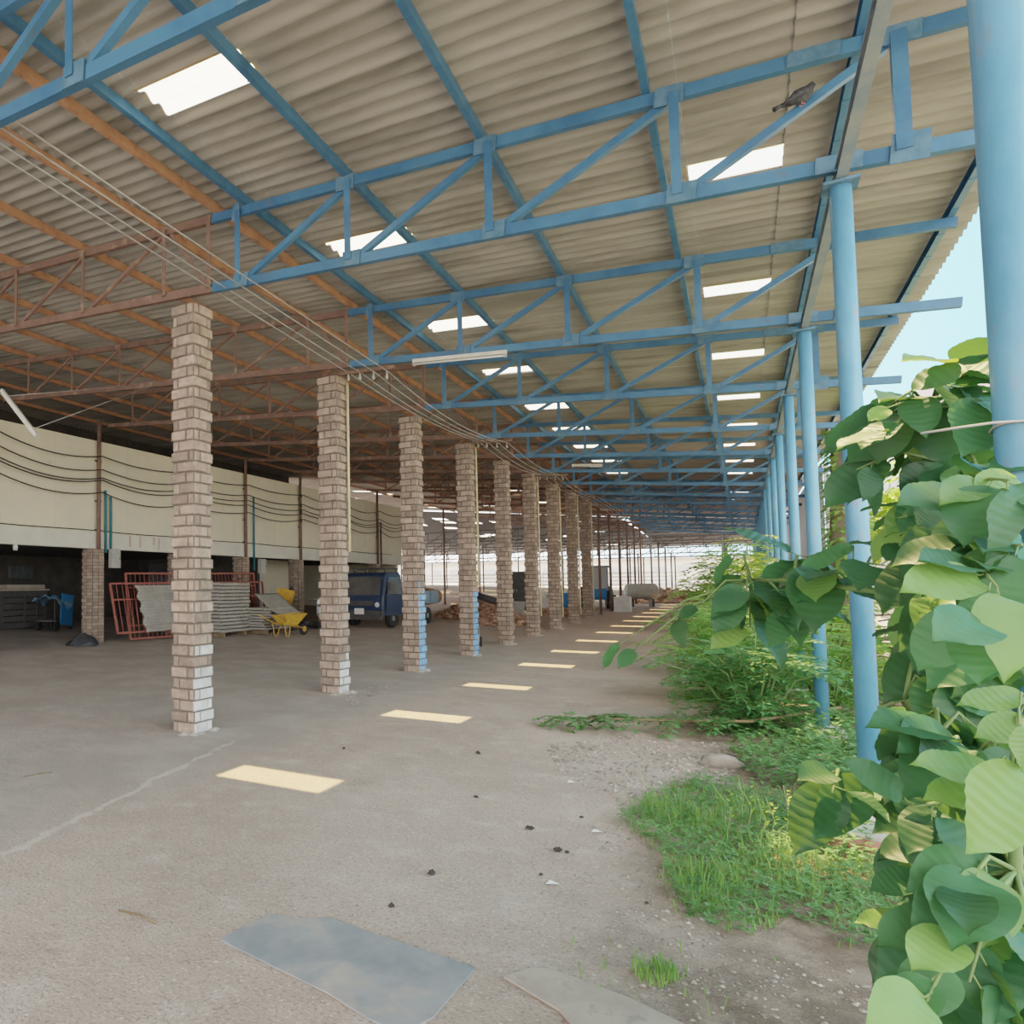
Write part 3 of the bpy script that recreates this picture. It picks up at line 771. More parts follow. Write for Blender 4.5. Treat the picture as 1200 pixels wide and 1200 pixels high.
def wheelbarrow(lab, loc, rz):
    t = thing('wheelbarrow', lab, 'wheelbarrow', loc, rz, 'yellow wheelbarrows')
    b = MB()
    bot = [(-.22, -.17, .36), (.25, -.14, .32), (.25, .14, .32), (-.22, .17, .36)]; top = [(-.42, -.31, .60), (.52, -.29, .66), (.52, .29, .66), (-.42, .31, .60)]
    inn = [(x*.97, y*.95, z+.0) for x, y, z in top]; ib = [(x*.97, y*.95, z+.015) for x, y, z in bot]
    b.add(bot+top+inn+ib, [(0, 3, 2, 1)]+[(k, (k+1) % 4, 4+(k+1) % 4, 4+k) for k in range(4)]+[(4+k, 4+(k+1) % 4, 8+(k+1) % 4, 8+k) for k in range(4)]+[(8+k, 8+(k+1) % 4, 12+(k+1) % 4, 12+k) for k in range(4)]+[(12, 13, 14, 15)])
    b.build('tray', MT['yellow'], t)
    for sg in (-1, 1):
        b = MB(); b.tube([(.66, sg*.05, .18), (.2, sg*.15, .30), (-.35, sg*.24, .38), (-.85, sg*.28, .62), (-.95, sg*.28, .64)], .017, 8); b.build('handle', MT['yellow'], t)
        b = MB(); b.tube([(-.12, sg*.2, .34), (-.22, sg*.24, .02), (-.34, sg*.24, .02), (-.40, sg*.25, .40)], .014, 8); b.build('leg', MT['yellow'], t)
    R = Matrix.Rotation(PI/2, 3, 'X')
    w_ = MB(); w_.lathe((.66, 0, .18), [(.11, -.03), (.165, -.04), (.18, -.02), (.18, .02), (.165, .04), (.11, .03)], 24, R); wo_ = w_.build('wheel', MT['rubber'], t)
    h = MB(); h.lathe((.66, 0, .18), [(.03, -.05), (.112, -.02), (.112, .02), (.03, .05)], 16, R); h.build('hub', MT['yellow'], wo_)
    return t
wb = wheelbarrow('yellow wheelbarrow standing upright on its legs on the floor', gpos(-10.95, 17.35), math.radians(78))
wb2 = copy_tree(wb, gpos(-12.3, 19.3, .55), 'yellow wheelbarrow tipped up on end on the scrap heap', 1.2)
wb2.rotation_euler = (.5, -1.05, 1.4)
# dark scrap heap under it
r = random.Random(11); b = MB()
for k in range(46):
    p = gpos(-12.2+r.uniform(-.9, .7), 19.4+r.uniform(-1., 1.1)); rad = math.hypot(p.x+12.2, p.y-19.4)
    b.box(p+Vector((0, 0, .05+max(0, .45-.4*rad)*r.random())), (r.uniform(.1, .5), r.uniform(.06, .4), r.uniform(.03, .2)), Matrix.Rotation(r.random()*3, 3, 'Z') @ Matrix.Rotation(r.uniform(-.6, .6), 3, 'X'))
tag(b.build('scrap_heap', MT['dark_metal'], origin=gpos(-12.2, 19.4)), 'low heap of dark scrap behind the yellow wheelbarrow', 'scrap', kind='stuff')

def motorbike():
    t = thing('motorbike', 'dusty dark motorbike leaning beside the yellow wheelbarrow', 'motorbike', gpos(-11.4, 20.3), math.radians(-62))
    R = Matrix.Rotation(PI/2, 3, 'X')
    for x in (-.6, .62):
        w_ = MB(); w_.lathe((x, 0, .28), [(.2, -.035), (.26, -.05), (.285, 0), (.26, .05), (.2, .035)], 24, R); wo_ = w_.build('wheel', MT['rubber'], t)
        h = MB(); h.lathe((x, 0, .28), [(.03, -.05), (.2, -.012), (.2, .012), (.03, .05)], 20, R); h.build('hub', MT['metal'], wo_)
    b = MB(); b.tube([(.42, 0, .82), (.1, 0, .52), (-.15, 0, .45), (-.6, 0, .28)], [.05, .09, .1, .03], 10); b.build('frame', MT['dark_metal'], t)
    b = MB(); b.lathe((.0, 0, .36), [(.06, -.16), (.15, -.1), (.16, .05), (.08, .14)], 12, sx=1.2, sy=.7); b.build('engine', MT['metal'], t)
    b = MB(); b.tube([(.2, 0, .72), (-.1, 0, .76), (-.45, 0, .78), (-.75, 0, .82)], [.05, .11, .12, .05], 12); b.build('seat', MT['rubber'], t)
    b = MB(); b.tube([(.62, .07, .28), (.46, .07, .85), (.42, .07, .95)], .02, 8); b.tube([(.62, -.07, .28), (.46, -.07, .85), (.42, -.07, .95)], .02, 8); b.build('fork', MT['metal'], t)
    b = MB(); b.tube([(.3, .34, 1.0), (.4, .2, 1.02), (.42, 0, .97), (.4, -.2, 1.02), (.3, -.34, 1.0)], .016, 8); b.build('handlebar', MT['metal'], t)
    b = MB(); b.lathe((.5, 0, .9), [(.04, -.06), (.09, 0), (.09, .05), (.07, .08)], 14, Matrix.Rotation(PI/2, 3, 'Y')); b.build('headlamp', MT['white'], t)
    b = MB(); b.tube([(.44, 0, .75), (.40, 0, .5), (.30, 0, .3)], [.12, .16, .06], 12); b.build('leg_shield', MT['white'], t)
    b = MB(); b.tube([(.1, -.1, .25), (-.3, -.14, .22), (-.75, -.16, .3)], [.03, .04, .045], 10); b.build('exhaust', MT['metal'], t)
    t.rotation_euler = (math.radians(9), 0, math.radians(-62))
motorbike()

def tarp_cart():
    t = thing('hand_cart', 'small hand cart draped with a pale blue tarp in the dark bay', 'cart', gpos(-17.4, 14.1), math.radians(20))
    b = MB(); b.box((0, 0, .3), (.7, 1.0, .06)); b.tube([(-.3, -.5, .3), (-.3, -.5, .95), (.3, -.5, .95), (.3, -.5, .3)], .02, 8); b.build('frame', MT['dark_metal'], t)
    R = Matrix.Rotation(PI/2, 3, 'Y')
    for x, y in ((-.3, -.4), (.3, -.4), (-.3, .4), (.3, .4)):
        w_ = MB(); w_.lathe((x, y, .14), [(.06, -.025), (.14, -.03), (.14, .03), (.06, .025)], 16, R); w_.build('wheel', MT['rubber'], t)
    b = MB(); R2 = Matrix.Rotation(.2, 3, 'X'); b.box((.36, .1, .62), (.03, .7, .95), Matrix.Rotation(-.12, 3, 'X')); b.build('side_panel', MT['drum'], t)
    b = MB(); vs = []; r = random.Random(4)
    for i in range(9):
        for j in range(9):
            u, v = i/8, j/8; vs.append((-.5+.95*u, -.5+.85*v, 1.05-.35*abs(u-.5)**1.3+.06*math.sin(i*2.1+j*1.3)-(.25 if i in (0, 8) else 0)*r.random()))
    b.add(vs, [(i*9+j, i*9+j+1, (i+1)*9+j+1, (i+1)*9+j) for i in range(8) for j in range(8)], True); o = b.build('tarp', MT['tarp'], t); o.modifiers.new('s', 'SOLIDIFY').thickness = .01
tarp_cart()
t = thing('storage_crate', 'dark storage crate with pale boards on top, left bay', 'crate', gpos(-18.7, 13.6), 0)
b = MB()
for k in range(6): b.box((0, 0, .12+k*.19), (1.0, 1.7, .17))
for y in (-.82, 0, .82): b.box((.505, y, .6), (.03, .08, 1.15))
b.build('slatted_box', MT['dark_metal'], t)
b = MB()
for k in range(5): b.box((-.4+k*.2, .05*(k % 2), 1.2), (.18, 1.9, .05))
b.box((.1, .1, 1.30), (.7, 1.4, .12)); b.build('boards', MT['board'], t)
def bag(c, rx, ry, h):
    b = MB(); r = random.Random(9); vs = []; n = 24
    prof = [(1., 0), (1.04, .12), (.9, .35), (.66, .62), (.36, .85), (.14, .96), (.0, 1.)]
    for q, z in prof:
        for k in range(n):
            a = 2*PI*k/n; w_ = 1+.12*math.sin(a*5+z*6)+.08*r.uniform(-1, 1)
            vs.append((c[0]+math.cos(a)*rx*q*w_, c[1]+math.sin(a)*ry*q*w_, c[2]+h*z*(1+.1*math.sin(a*3))))
    b.add(vs, [(i*n+k, i*n+(k+1) % n, (i+1)*n+(k+1) % n, (i+1)*n+k) for i in range(len(prof)-1) for k in range(n)], True)
    return b.build('plastic_bag', MT['bag'], origin=c)
tag(bag(gpos(-13.35, 11.7), .32, .42, .28), 'crumpled black plastic bag on the floor by the brick pier', 'bag')

def truck():
    t = thing('pickup_truck', 'dark blue flat-nosed pickup truck facing camera behind the brick pillars', 'truck', gpos(-10.55, 21.35), math.radians(-4))
    W = .82
    # cab profile in (y, z); y grows to the rear
    pr = [(0, .42), (-.04, .75), (.0, 1.05), (.30, 1.78), (.42, 1.86), (1.30, 1.88), (1.45, 1.75), (1.5, .42)]
    b = MB(); n = len(pr)
    vs = []
    for x, k in ((-W, 1), (-W+.03, 1.0), (W-.03, 1.0), (W, 1)):
        for y, z in pr:
            ins = .05 if abs(x) == W else 0
            tap = 1-.10*max(0, (z-1.05)/.83)
            vs.append((x*tap, y+(ins if y < .7 else -ins), z-(ins*.5 if z > 1.2 else 0)))
    fs = [(c*n+i, c*n+(i+1) % n, (c+1)*n+(i+1) % n, (c+1)*n+i) for c in range(3) for i in range(n)]
    fs += [tuple(range(n)), tuple(range(4*n-1, 3*n-1, -1))]
    b.add(vs, fs); b.build('cab', MT['truck'], t)
    b = MB(); b.add([(-.70, .015, 1.10), (.70, .015, 1.10), (.64, .265, 1.72), (-.64, .265, 1.72), (-.70, .005, 1.10), (.70, .005, 1.10), (.64, .255, 1.72), (-.64, .255, 1.72)], [(4, 5, 6, 7), (0, 3, 2, 1), (0, 1, 5, 4), (2, 3, 7, 6), (1, 2, 6, 5), (3, 0, 4, 7)]); b.build('windscreen', MT['glass'], t)
    for sg in (-1, 1):
        b = MB(); b.add([(sg*.835, .28, 1.12), (sg*.835, 1.3, 1.12), (sg*.765, 1.25, 1.70), (sg*.765, .48, 1.70)], [(0, 1, 2, 3)]); d_ = MB()
        d_.add([(sg*.826, .2, .5), (sg*.826, 1.35, .5), (sg*.835, 1.35, 1.08), (sg*.835, .2, 1.08)], [(0, 1, 2, 3)])
        dd = d_.build('door', MT['truck'], t); b.build('side_window', MT['glass'], dd)
        m_ = MB(); m_.tube([(sg*.82, .22, 1.15), (sg*1.0, .12, 1.25)], .012, 6); m_.box((sg*1.0, .1, 1.38), (.12, .05, .26)); m_.build('mirror', MT['dark_metal'], t)
        l_ = MB(); l_.lathe((sg*.62, -.03, .78), [(.0, -.03), (.07, -.02), (.085, .02)], 16, Matrix.Rotation(PI/2, 3, 'X')); l_.build('headlight', MT['white'], t)
    b = MB(); b.box((0, -.06, .50), (1.66, .12, .18)); b.box((0, -.02, .35), (1.5, .1, .14)); b.build('bumper', MT['dark_metal'], t)
    b = MB(); b.box((-.02, -.126, .56), (.36, .012, .2)); b.build('number_plate', MT['plate'], t)
    b = MB(); b.box((0, -.035, .82), (.95, .03, .16)); b.build('grille', MT['dark_metal'], t)
    b = MB(); b.box((0, 2.4, .45), (.8, 4.2, .14)); b.build('chassis', MT['dark_metal'], t)
    b = MB(); b.box((0, 2.95, .78), (1.64, 2.7, .06)); b.box((0, 1.62, 1.0), (1.64, .05, .42)); b.box((0, 4.28, 1.0), (1.64, .05, .42)); b.build('cargo_bed', MT['truck_bed'], t)
    for sg in (-1, 1):
        b = MB(); b.box((sg*.82, 2.95, 1.0), (.04, 2.66, .42))
        for k in range(5): b.box((sg*.85, 1.75+k*.6, 1.0), (.03, .05, .42))
        b.build('side_board', MT['truck_bed'], t)
    R = Matrix.Rotation(PI/2, 3, 'Y')
    for y in (.75, 3.4):
        for sg in (-1, 1):
            w_ = MB(); w_.lathe((sg*.72, y, .31), [(.18, -.08), (.29, -.095), (.31, -.06), (.31, .06), (.29, .095), (.18, .08)], 26, R); wo_ = w_.build('wheel', MT['rubber'], t)
            h = MB(); h.lathe((sg*.72, y, .31), [(.05, -.09), (.18, -.06), (.18, .06), (.05, .09)], 16, R); h.build('hub', MT['metal'], wo_)
    b = MB()
    for x in (-.6, .6): b.bar((x, .5, 1.98), (x, 1.4, 1.98), .04, .04)
    for y in (.5, .8, 1.1, 1.4): b.bar((-.65, y, 2.0), (.65, y, 2.0), .035, .035)
    for x in (-.6, .6):
        for y in (.55, 1.35): b.bar((x, y, 1.86), (x, y, 1.98), .03, .03, (0, 1, 0))
    b.build('roof_rack', MT['dark_metal'], t)
    for k, (y, x) in enumerate(((2.3, .2), (3.0, -.3))):
        pass
truck()

def rocks(c, rx, ry, h, n, m, seed, name, lab, cat, smin=.05, smax=.16):
    r = random.Random(seed); b = MB()
    mound = MB(); N_ = 28; prof = [(1., 0), (.8, .3), (.55, .62), (.28, .85), (.05, .95)]
    for k in range(n):
        a = r.random()*2*PI; q = math.sqrt(r.random()); x, y = c[0]+math.cos(a)*q*rx, c[1]+math.sin(a)*q*ry
        b.rock((x, y, gz(x, y)+h*(1-q)**.8*.95*r.uniform(.75, 1)), r.uniform(smin, smax), r, .75)
    vs = []
    for q, z in prof:
        for k in range(N_):
            a = 2*PI*k/N_; w_ = 1+r.uniform(-.12, .12); x, y = c[0]+math.cos(a)*q*rx*w_*.95, c[1]+math.sin(a)*q*ry*w_*.95
            vs.append((x, y, gz(x, y)-.02+h*.85*z*r.uniform(.85, 1.05)))
    b.add(vs, [(i*N_+k, i*N_+(k+1) % N_, (i+1)*N_+(k+1) % N_, (i+1)*N_+k) for i in range(len(prof)-1) for k in range(N_)])
    return tag(b.build(name, m, origin=gpos(c[0], c[1])), lab, cat, kind='stuff')
rocks((-9.3, 29.6), 1.5, 2.2, .85, 420, MT['rubble'], 21, 'rubble_heap', 'brown rubble heap behind the truck, between the third and fifth pillars', 'rubble')
rocks((-7.2, 26.2), .9, 1.3, .75, 300, MT['rubble'], 22, 'rubble_heap', 'sunlit orange rubble heap between the fifth and sixth pillars', 'rubble')
rocks((-6.9, 33.5), 1.0, 1.4, .4, 200, MT['rubble'], 23, 'rubble_heap', 'low brown rubble heap by the farthest brick pillar', 'rubble')
rocks((-3.6, 50.5), 3.6, 1.8, 1.0, 500, MT['rubble'], 24, 'earth_mound', 'dark earth mound closing the far end of the shed', 'mound', .08, .25)
b = MB(); b.lathe((-11.0, 28.2, gz(-11, 28.2)+.85), [(.0, -.75), (.22, -.72), (.34, -.3), (.36, .2), (.26, .7), (0, .76)], 16, Matrix.Rotation(PI/2, 3, 'Y') @ Matrix.Rotation(.3, 3, 'X'))
tag(b.build('cut_log', MT['log'], origin=(-11, 28.2, .6)), 'thick orange log lying on the rubble behind the truck', 'log')
b = MB(); b.tube([on_y(556, 697, 27.6), on_y(582, 705, 27.2)], .14, 14); tag(b.build('steel_pipe', MT['dark_metal'], origin=on_y(569, 701, 27.4)), 'dark steel pipe lying across the rubble heap', 'pipe')
t = thing('small_trolley', 'small grey trolley with black wheel beside the fourth pillar', 'trolley', gpos(-5.75, 18.15), .3)
b = MB(); b.box((0, 0, .32), (.26, .42, .36)); b.build('case', MT['box'], t)
R = Matrix.Rotation(PI/2, 3, 'Y')
for sg in (-1, 1):
    w_ = MB(); w_.lathe((sg*.16, .14, .13), [(.05, -.02), (.12, -.03), (.13, 0), (.12, .03), (.05, .02)], 18, R); w_.build('wheel', MT['rubber'], t)
b = MB(); b.tube([(-.1, -.2, .3), (-.1, -.34, .85), (.1, -.34, .85), (.1, -.2, .3)], .013, 8); b.build('handle', MT['dark_metal'], t)

# far clutter
p = on_ground(607, 714)
t = thing('dark_cabinet', 'tall dark metal cabinet between the fifth and sixth pillars', 'cabinet', p)
b = MB(); b.box((0, 0, .95), (1.0, .7, 1.9)); b.build('case', MT['shutter'], t)
for sg in (-1, 1):
    d_ = MB(); d_.box((sg*.25, -.36, .95), (.48, .02, 1.8)); dd = d_.build('door', MT['shutter'], t); h = MB(); h.box((sg*.06, -.38, .95), (.02, .02, .14)); h.build('handle', MT['metal'], dd)
p = on_ground(606, 721)
t = thing('water_tub', 'white plastic tub standing before the dark cabinet', 'tub', p)
b = MB(); b.lathe((0, 0, .0), [(.28, 0), (.34, .55), (.37, .56), (.37, .60), (.31, .60), (.27, .1)], 20); b.build('tub', MT['white'], t)
p = on_ground(639, 717)
t = thing('jerry_can', 'white plastic jerry can between the sixth and seventh pillars', 'can', p)
b = MB(); b.box((0, 0, .36), (.4, .3, .72)); b.build('body', MT['white'], t); b = MB(); b.tube([(-.12, 0, .72), (-.12, 0, .84), (.08, 0, .84), (.08, 0, .72)], .03, 8); b.build('handle', MT['white'], t)
b = MB(); b.lathe((.15, 0, .72), [(.05, 0), (.05, .07), (.0, .07)], 12); b.build('cap', MT['drum'], t)
p = on_ground(661, 715)
t = thing('plastic_drum', 'blue plastic drum between the seventh and eighth pillars', 'drum', p)
b = MB(); b.lathe((0, 0, 0), [(.27, 0), (.29, .03), (.29, .28), (.305, .3), (.305, .34), (.29, .36), (.29, .84), (.26, .88), (0, .88)], 20); b.build('barrel', MT['drum'], t)
b = MB(); b.lathe((.12, 0, .88), [(.05, 0), (.05, .03), (0, .03)], 10); b.build('bung', MT['white'], t)
def tractor():
    p = on_ground(701, 714)
    t = thing('blue_tractor', 'small blue tractor parked beyond the farthest brick pillar', 'tractor', p, math.radians(15))
    b = MB(); b.box((0, .2, .75), (.7, 1.6, .5)); b.box((0, -.75, .85), (.6, .6, .45)); b.build('body', MT['drum'], t)
    b = MB()
    for x in (-.48, .48):
        for y in (0, .95): b.bar((x, y, 1.), (x, y, 2.15), .06, .06, (0, 1, 0))
    b.box((0, .48, 2.2), (1.15, 1.15, .1)); b.box((0, .48, 1.0), (1.0, 1.0, .1)); b.build('cab_frame', MT['truck_bed'], t)
    b = MB(); b.box((0, -.03, 1.6), (.9, .02, 1.05)); b.build('cab_window', MT['window_grey'], t)
    R = Matrix.Rotation(PI/2, 3, 'Y')
    for y, rr in ((-.7, .38), (.75, .6)):
        for sg in (-1, 1):
            w_ = MB(); w_.lathe((sg*.6, y, rr), [(rr*.55, -.12), (rr*.95, -.14), (rr, 0), (rr*.95, .14), (rr*.55, .12)], 22, R); wo_ = w_.build('wheel', MT['rubber'], t)
            h = MB(); h.lathe((sg*.6, y, rr), [(.05, -.13), (rr*.55, -.05), (rr*.55, .05), (.05, .13)], 14, R); h.build('hub', MT['yellow'], wo_)
tractor()
p = on_ground(730, 717)
t = thing('white_tank', 'white square plastic tank among the thin steel posts', 'tank', p)
b = MB(); b.box((0, 0, .36), (.7, .6, .72)); b.box((0, 0, .36), (.62, .64, .66)); b.build('tank', MT['white'], t); b = MB(); b.lathe((0, 0, .72), [(.1, 0), (.1, .05), (0, .05)], 12); b.build('lid', MT['white'], t)
p = on_ground(752, 711)
t = thing('cylinder_tank', 'grey horizontal cylinder tank lying at the far end', 'tank', p, .3)
b = MB(); b.lathe((0, 0, .85), [(.0, -.85), (.3, -.8), (.42, -.68), (.42, .68), (.3, .8), (0, .85)], 22, Matrix.Rotation(PI/2, 3, 'Y')); b.build('shell', MT['box'], t)
for x in (-.5, .5):
    b = MB(); b.box((x, 0, .22), (.12, .8, .42)); b.build('saddle', MT['dark_metal'], t)

# ------------------------------------------------------------------ beyond the far end
b = MB(); ys = [56+i*.2 for i in range(121)]
b.add([(x, y, 6.35-.042*(y-56)+.03*math.cos(i*PI/2)) for i, y in enumerate(ys) for x in (-6.6, 2.)], [(2*i, 2*i+1, 2*i+3, 2*i+2) for i in range(120)])
tag(b.build('ceiling_2', MT['shutter']), kind='structure')
# roof of the far left hall, with its own skylights
def hall_z(x, y): return (roof_z(x)-.12)*(1-(y-53)/32)+5.5*(y-53)/32
nx_, ny_ = 24, 32; hx = lambda i: -34.+i*27.3/nx_; hy = lambda j: 53.05+j*1.
r = random.Random(77); holes = set()
while len(holes) < 16: holes.add((r.randrange(8, 23), r.randrange(0, 27)))
b = MB(); b.add([(hx(i), hy(j), hall_z(hx(i), hy(j))) for j in range(ny_+1) for i in range(nx_+1)],
    [(j*(nx_+1)+i, j*(nx_+1)+i+1, (j+1)*(nx_+1)+i+1, (j+1)*(nx_+1)+i) for j in range(ny_) for i in range(nx_) if (i, j) not in holes])
tag(b.build('ceiling_3', MT['shutter']), kind='structure')
for i, j in sorted(holes):
    c = (hx(i)+.57, hy(j)+.5, hall_z(hx(i)+.57, hy(j)+.5)); b = MB(); b.add([(hx(i+p), hy(j+q), hall_z(hx(i+p), hy(j+q))-.01) for p, q in ((0, 0), (1, 0), (1, 1), (0, 1))], [(0, 1, 2, 3)])
    tag(b.build('skylight_panel', MT['sky'], origin=c), 'tiny bright skylight in the dark roof of the farthest left hall', 'skylight', 'far hall skylights')
def dark_truss(y, lab):
    t = thing('dark_roof_truss', lab, 'roof truss', (-16, y, 0), group='dark trusses of the far shed'); z1 = 6.2-.042*(y-56); z0 = z1-.9
    b = MB(); b.bar((-18, 0, z1), (18, 0, z1), .08, .1); b.build('top_chord', MT['dark_metal'], t)
    b = MB(); b.bar((-18, 0, z0), (18, 0, z0), .08, .1); b.build('bottom_chord', MT['dark_metal'], t)
    b = MB()
    for k in range(24): b.bar((-18+k*1.5, 0, z0), (-16.5+k*1.5, 0, z1), .06, .06); b.bar((-18+k*1.5, 0, z0), (-18+k*1.5, 0, z1), .06, .06, (0, 1, 0))
    b.build('lattice', MT['dark_metal'], t)
    for x in (-14., -8.5, -3, 2.5, 8, 10.7, 15):
        b = MB(); b.tube([(x, 0, gz(0, y)), (x, 0, z0)], .06, 8); b.build('column', MT['dark_metal'], t)
for i, y in enumerate((57.5, 63., 69., 75., 79.5)): dark_truss(y, 'dark roof truss of the shed beyond the gap, %s from the camera' % ORD[i])
t = thing('far_building', 'long pale building beyond the far end of the sheds', 'building', (-20, 100, gz(0, 100)))
b = MB(); b.box((0, 4, 1.7), (120, 8, 3.8)); b.build('wall', MT['pale_wall'], t)
b = MB(); b.box((0, 4, 3.7), (122, 9, .3)); b.build('roof', MT['box'], t)
for k in range(24):
    b = MB(); b.box((-30+k*2.6, -.03, 2.2), (1.3, .06, .9)); b.build('window', MT['window_grey'], t)
t = thing('slat_fence', 'white slatted fence in front of the long pale building', 'fence', (-14, 86, gz(0, 86)))
for k in range(5):
    b = MB(); b.box((0, 0, .2+k*.42), (70, .04, .22)); b.build('slat', MT['fence'], t)
for k in range(15):
    b = MB(); b.box((-35+k*5, .06, 1.05), (.14, .08, 2.2)); b.build('post', MT['fence'], t)
# right-hand background
t = thing('pink_roof_house', 'pale house with a pinkish sloping roof behind the broad leaves', 'building', (10, 34, 0), 0)
b = MB(); b.box((0, 0, 3.6), (11, 12, 7.2)); b.build('wall', MT['pale_wall'], t)
b = MB(); b.add([(-6., -6.6, 7.0), (6., -6.6, 7.0), (6., 6.6, 7.0), (-6., 6.6, 7.0), (0, -6.6, 9.9), (0, 6.6, 9.9)], [(0, 1, 4), (2, 3, 5), (0, 4, 5, 3), (1, 2, 5, 4), (0, 3, 2, 1)]); b.build('roof', MT['pink_roof'], t)
for y in (-3.5, 0, 3.5):
    b = MB(); b.box((-5.52, y, 4.6), (.08, 1.3, 1.4)); b.build('window', MT['window_grey'], t)
t = thing('sheet_wall', 'white corrugated sheet wall beyond the blue posts', 'wall', (1.9, 38.5, gz(0, 38)))
b = MB(); n = 400
b.add([(.03*math.cos(i*PI/2), -14+28*i/n, z) for i in range(n+1) for z in (0, 4.6)], [(2*i, 2*i+2, 2*i+3, 2*i+1) for i in range(n)]); b.build('sheeting', MT['zinc'], t)
for k in range(8):
    b = MB(); b.box((.1, -14+k*4, 2.3), (.1, .1, 4.6)); b.build('post', MT['box'], t)

# ------------------------------------------------------------------ things on the floor
def flat_sheet(pix, th, name, m, lab, cat, lift=0.):
    pts = [on_ground(*p) for p in pix]; n = len(pts); b = MB(); r = random.Random(2)
    b.add([p+Vector((0, 0, .003)) for p in pts]+[p+Vector((0, 0, th+.003+lift*r.random())) for p in pts], [tuple(range(n-1, -1, -1)), tuple(range(n, 2*n))]+[(i, (i+1) % n, n+(i+1) % n, n+i) for i in range(n)])
    return tag(b.build(name, m, origin=sum(pts, Vector())/n), lab, cat)
flat_sheet([(258, 1104), (283, 1090), (318, 1073), (352, 1079), (384, 1078), (440, 1098), (500, 1117), (557, 1137), (535, 1162), (508, 1196), (470, 1215), (430, 1196), (385, 1168), (330, 1140)], .006, 'steel_sheet', MT['mat'], 'blue grey steel sheet lying flat on the floor in front', 'sheet', .003)
flat_sheet([(590, 1148), (622, 1138), (645, 1138), (672, 1148), (735, 1172), (800, 1203), (860, 1240), (700, 1240), (655, 1186)], .008, 'dusty_board', MT['board'], 'dusty brown board half buried at the bottom edge', 'board')
r = random.Random(31)
clods = [(558, 935, .018), (621, 972, .026), (654, 998, .026), (664, 1000, .016), (507, 1026, .026), (458, 1064, .02), (682, 959, .016), (634, 1027, .014), (758, 1060, .012), (403, 878, .018), (560, 884, .03)]
wh = ['beside the sunlit patch edge', 'right of middle on open floor', 'paired with a smaller one near the soil', 'small one touching its larger twin near the soil', 'on the floor above the steel sheet', 'just behind the steel sheet', 'close to the grass edge', 'small one between sheet and grass', 'small one on the brown soil', 'near the second pillar', 'flattened one near the middle of the floor']
for (px, py, s), wtxt in zip(clods, wh):
    p = on_ground(px, py); b = MB()
    for k in range(4): b.rock(p+Vector((r.uniform(-1, 1)*s*.5, r.uniform(-1, 1)*s*.5, s*.45)), s*r.uniform(.6, .9), r, .9)
    tag(b.build('dark_clod', MT['dark_clod'], origin=p), 'dark clod '+wtxt, 'clod', 'dark clods on the floor')
for (a, bq, lab) in (((139, 1069), (184, 1084), 'thin dry stick left of the steel sheet'), ((28, 911), (60, 906), 'thin dry stick near the left edge, before the first pillar'), ((810, 1030), (850, 1000), 'thin dry stick at the edge of the grass')):
    p, q = on_ground(*a), on_ground(*bq); b = MB(); b.tube([p+Vector((0, 0, .006)), (p+q)/2+Vector((.01, .01, .012)), q+Vector((0, 0, .006))], .005, 6); tag(b.build('dry_stick', MT['twig'], origin=(p+q)/2), lab, 'stick', 'dry sticks')
for (px, py, lab) in ((648, 1037, 'white scrap of paper on the bare floor'), (700, 976, 'pale dry leaf by the grass edge'), (828, 888, 'pale flake on the gravel'), (670, 918, 'pale flake near the gravel edge')):
    p = on_ground(px, py); b = MB(); s = .035; b.add([p+Vector((-s, -s*.5, .004)), p+Vector((s, -s*.3, .012)), p+Vector((s*.7, s*.6, .006)), p+Vector((-s*.6, s*.6, .015))], [(0, 1, 2), (0, 2, 3)])
    tag(b.build('litter_scrap', MT['white'], origin=p), lab, 'litter')
# gravel
def inside(poly, x, y):
    c = False; n = len(poly)
    for i in range(n):
        a, bq = poly[i], poly[(i+1) % n]
        if (a[1] > y) != (bq[1] > y) and x < (bq[0]-a[0])*(y-a[1])/(bq[1]-a[1])+a[0]: c = not c
    return c
def sample(poly, n, rng):
    xs = [p[0] for p in poly]; ys_ = [p[1] for p in poly]; o = []
    while len(o) < n:
        x, y = rng.uniform(min(xs), max(xs)), rng.uniform(min(ys_), max(ys_))
        if inside(poly, x, y): o.append((x, y))
    return o
def gp(pix): return [tuple(on_ground(*p)[:2]) for p in pix]
def gravel(poly, n, smin, smax, seed, lab):
    r = random.Random(seed); b = MB()
    for x, y in sample(poly, n, r): b.rock((x, y, gz(x, y)+.002), smin+(smax-smin)*r.random()**3, r, .6)
    c = poly[0]; tag(b.build('gravel', MT['stone'], origin=(c[0], c[1], 0)), lab, 'gravel', kind='stuff')
gravel(gp([(640, 872), (740, 862), (900, 876), (985, 890), (960, 915), (880, 905), (820, 915), (745, 950), (690, 925), (650, 905)]), 1700, .008, .034, 41, 'loose grey gravel between the floor and the bushes')
gravel(gp([(690, 970), (740, 960), (800, 1040), (860, 1110), (1080, 1150), (1060, 1230), (800, 1230), (700, 1120), (720, 1040)]), 900, .003, .016, 42, 'small stones scattered over the brown soil')
gravel(gp([(0, 980), (300, 1000), (420, 1060), (560, 1080), (700, 900), (690, 1230), (0, 1230)]), 2600, .002, .007, 43, 'fine grit scattered over the near floor')
gravel(gp([(418, 806), (470, 800), (440, 816), (408, 828), (404, 820)]), 260, .008, .03, 44, 'rubble crumbs around the second pillar')
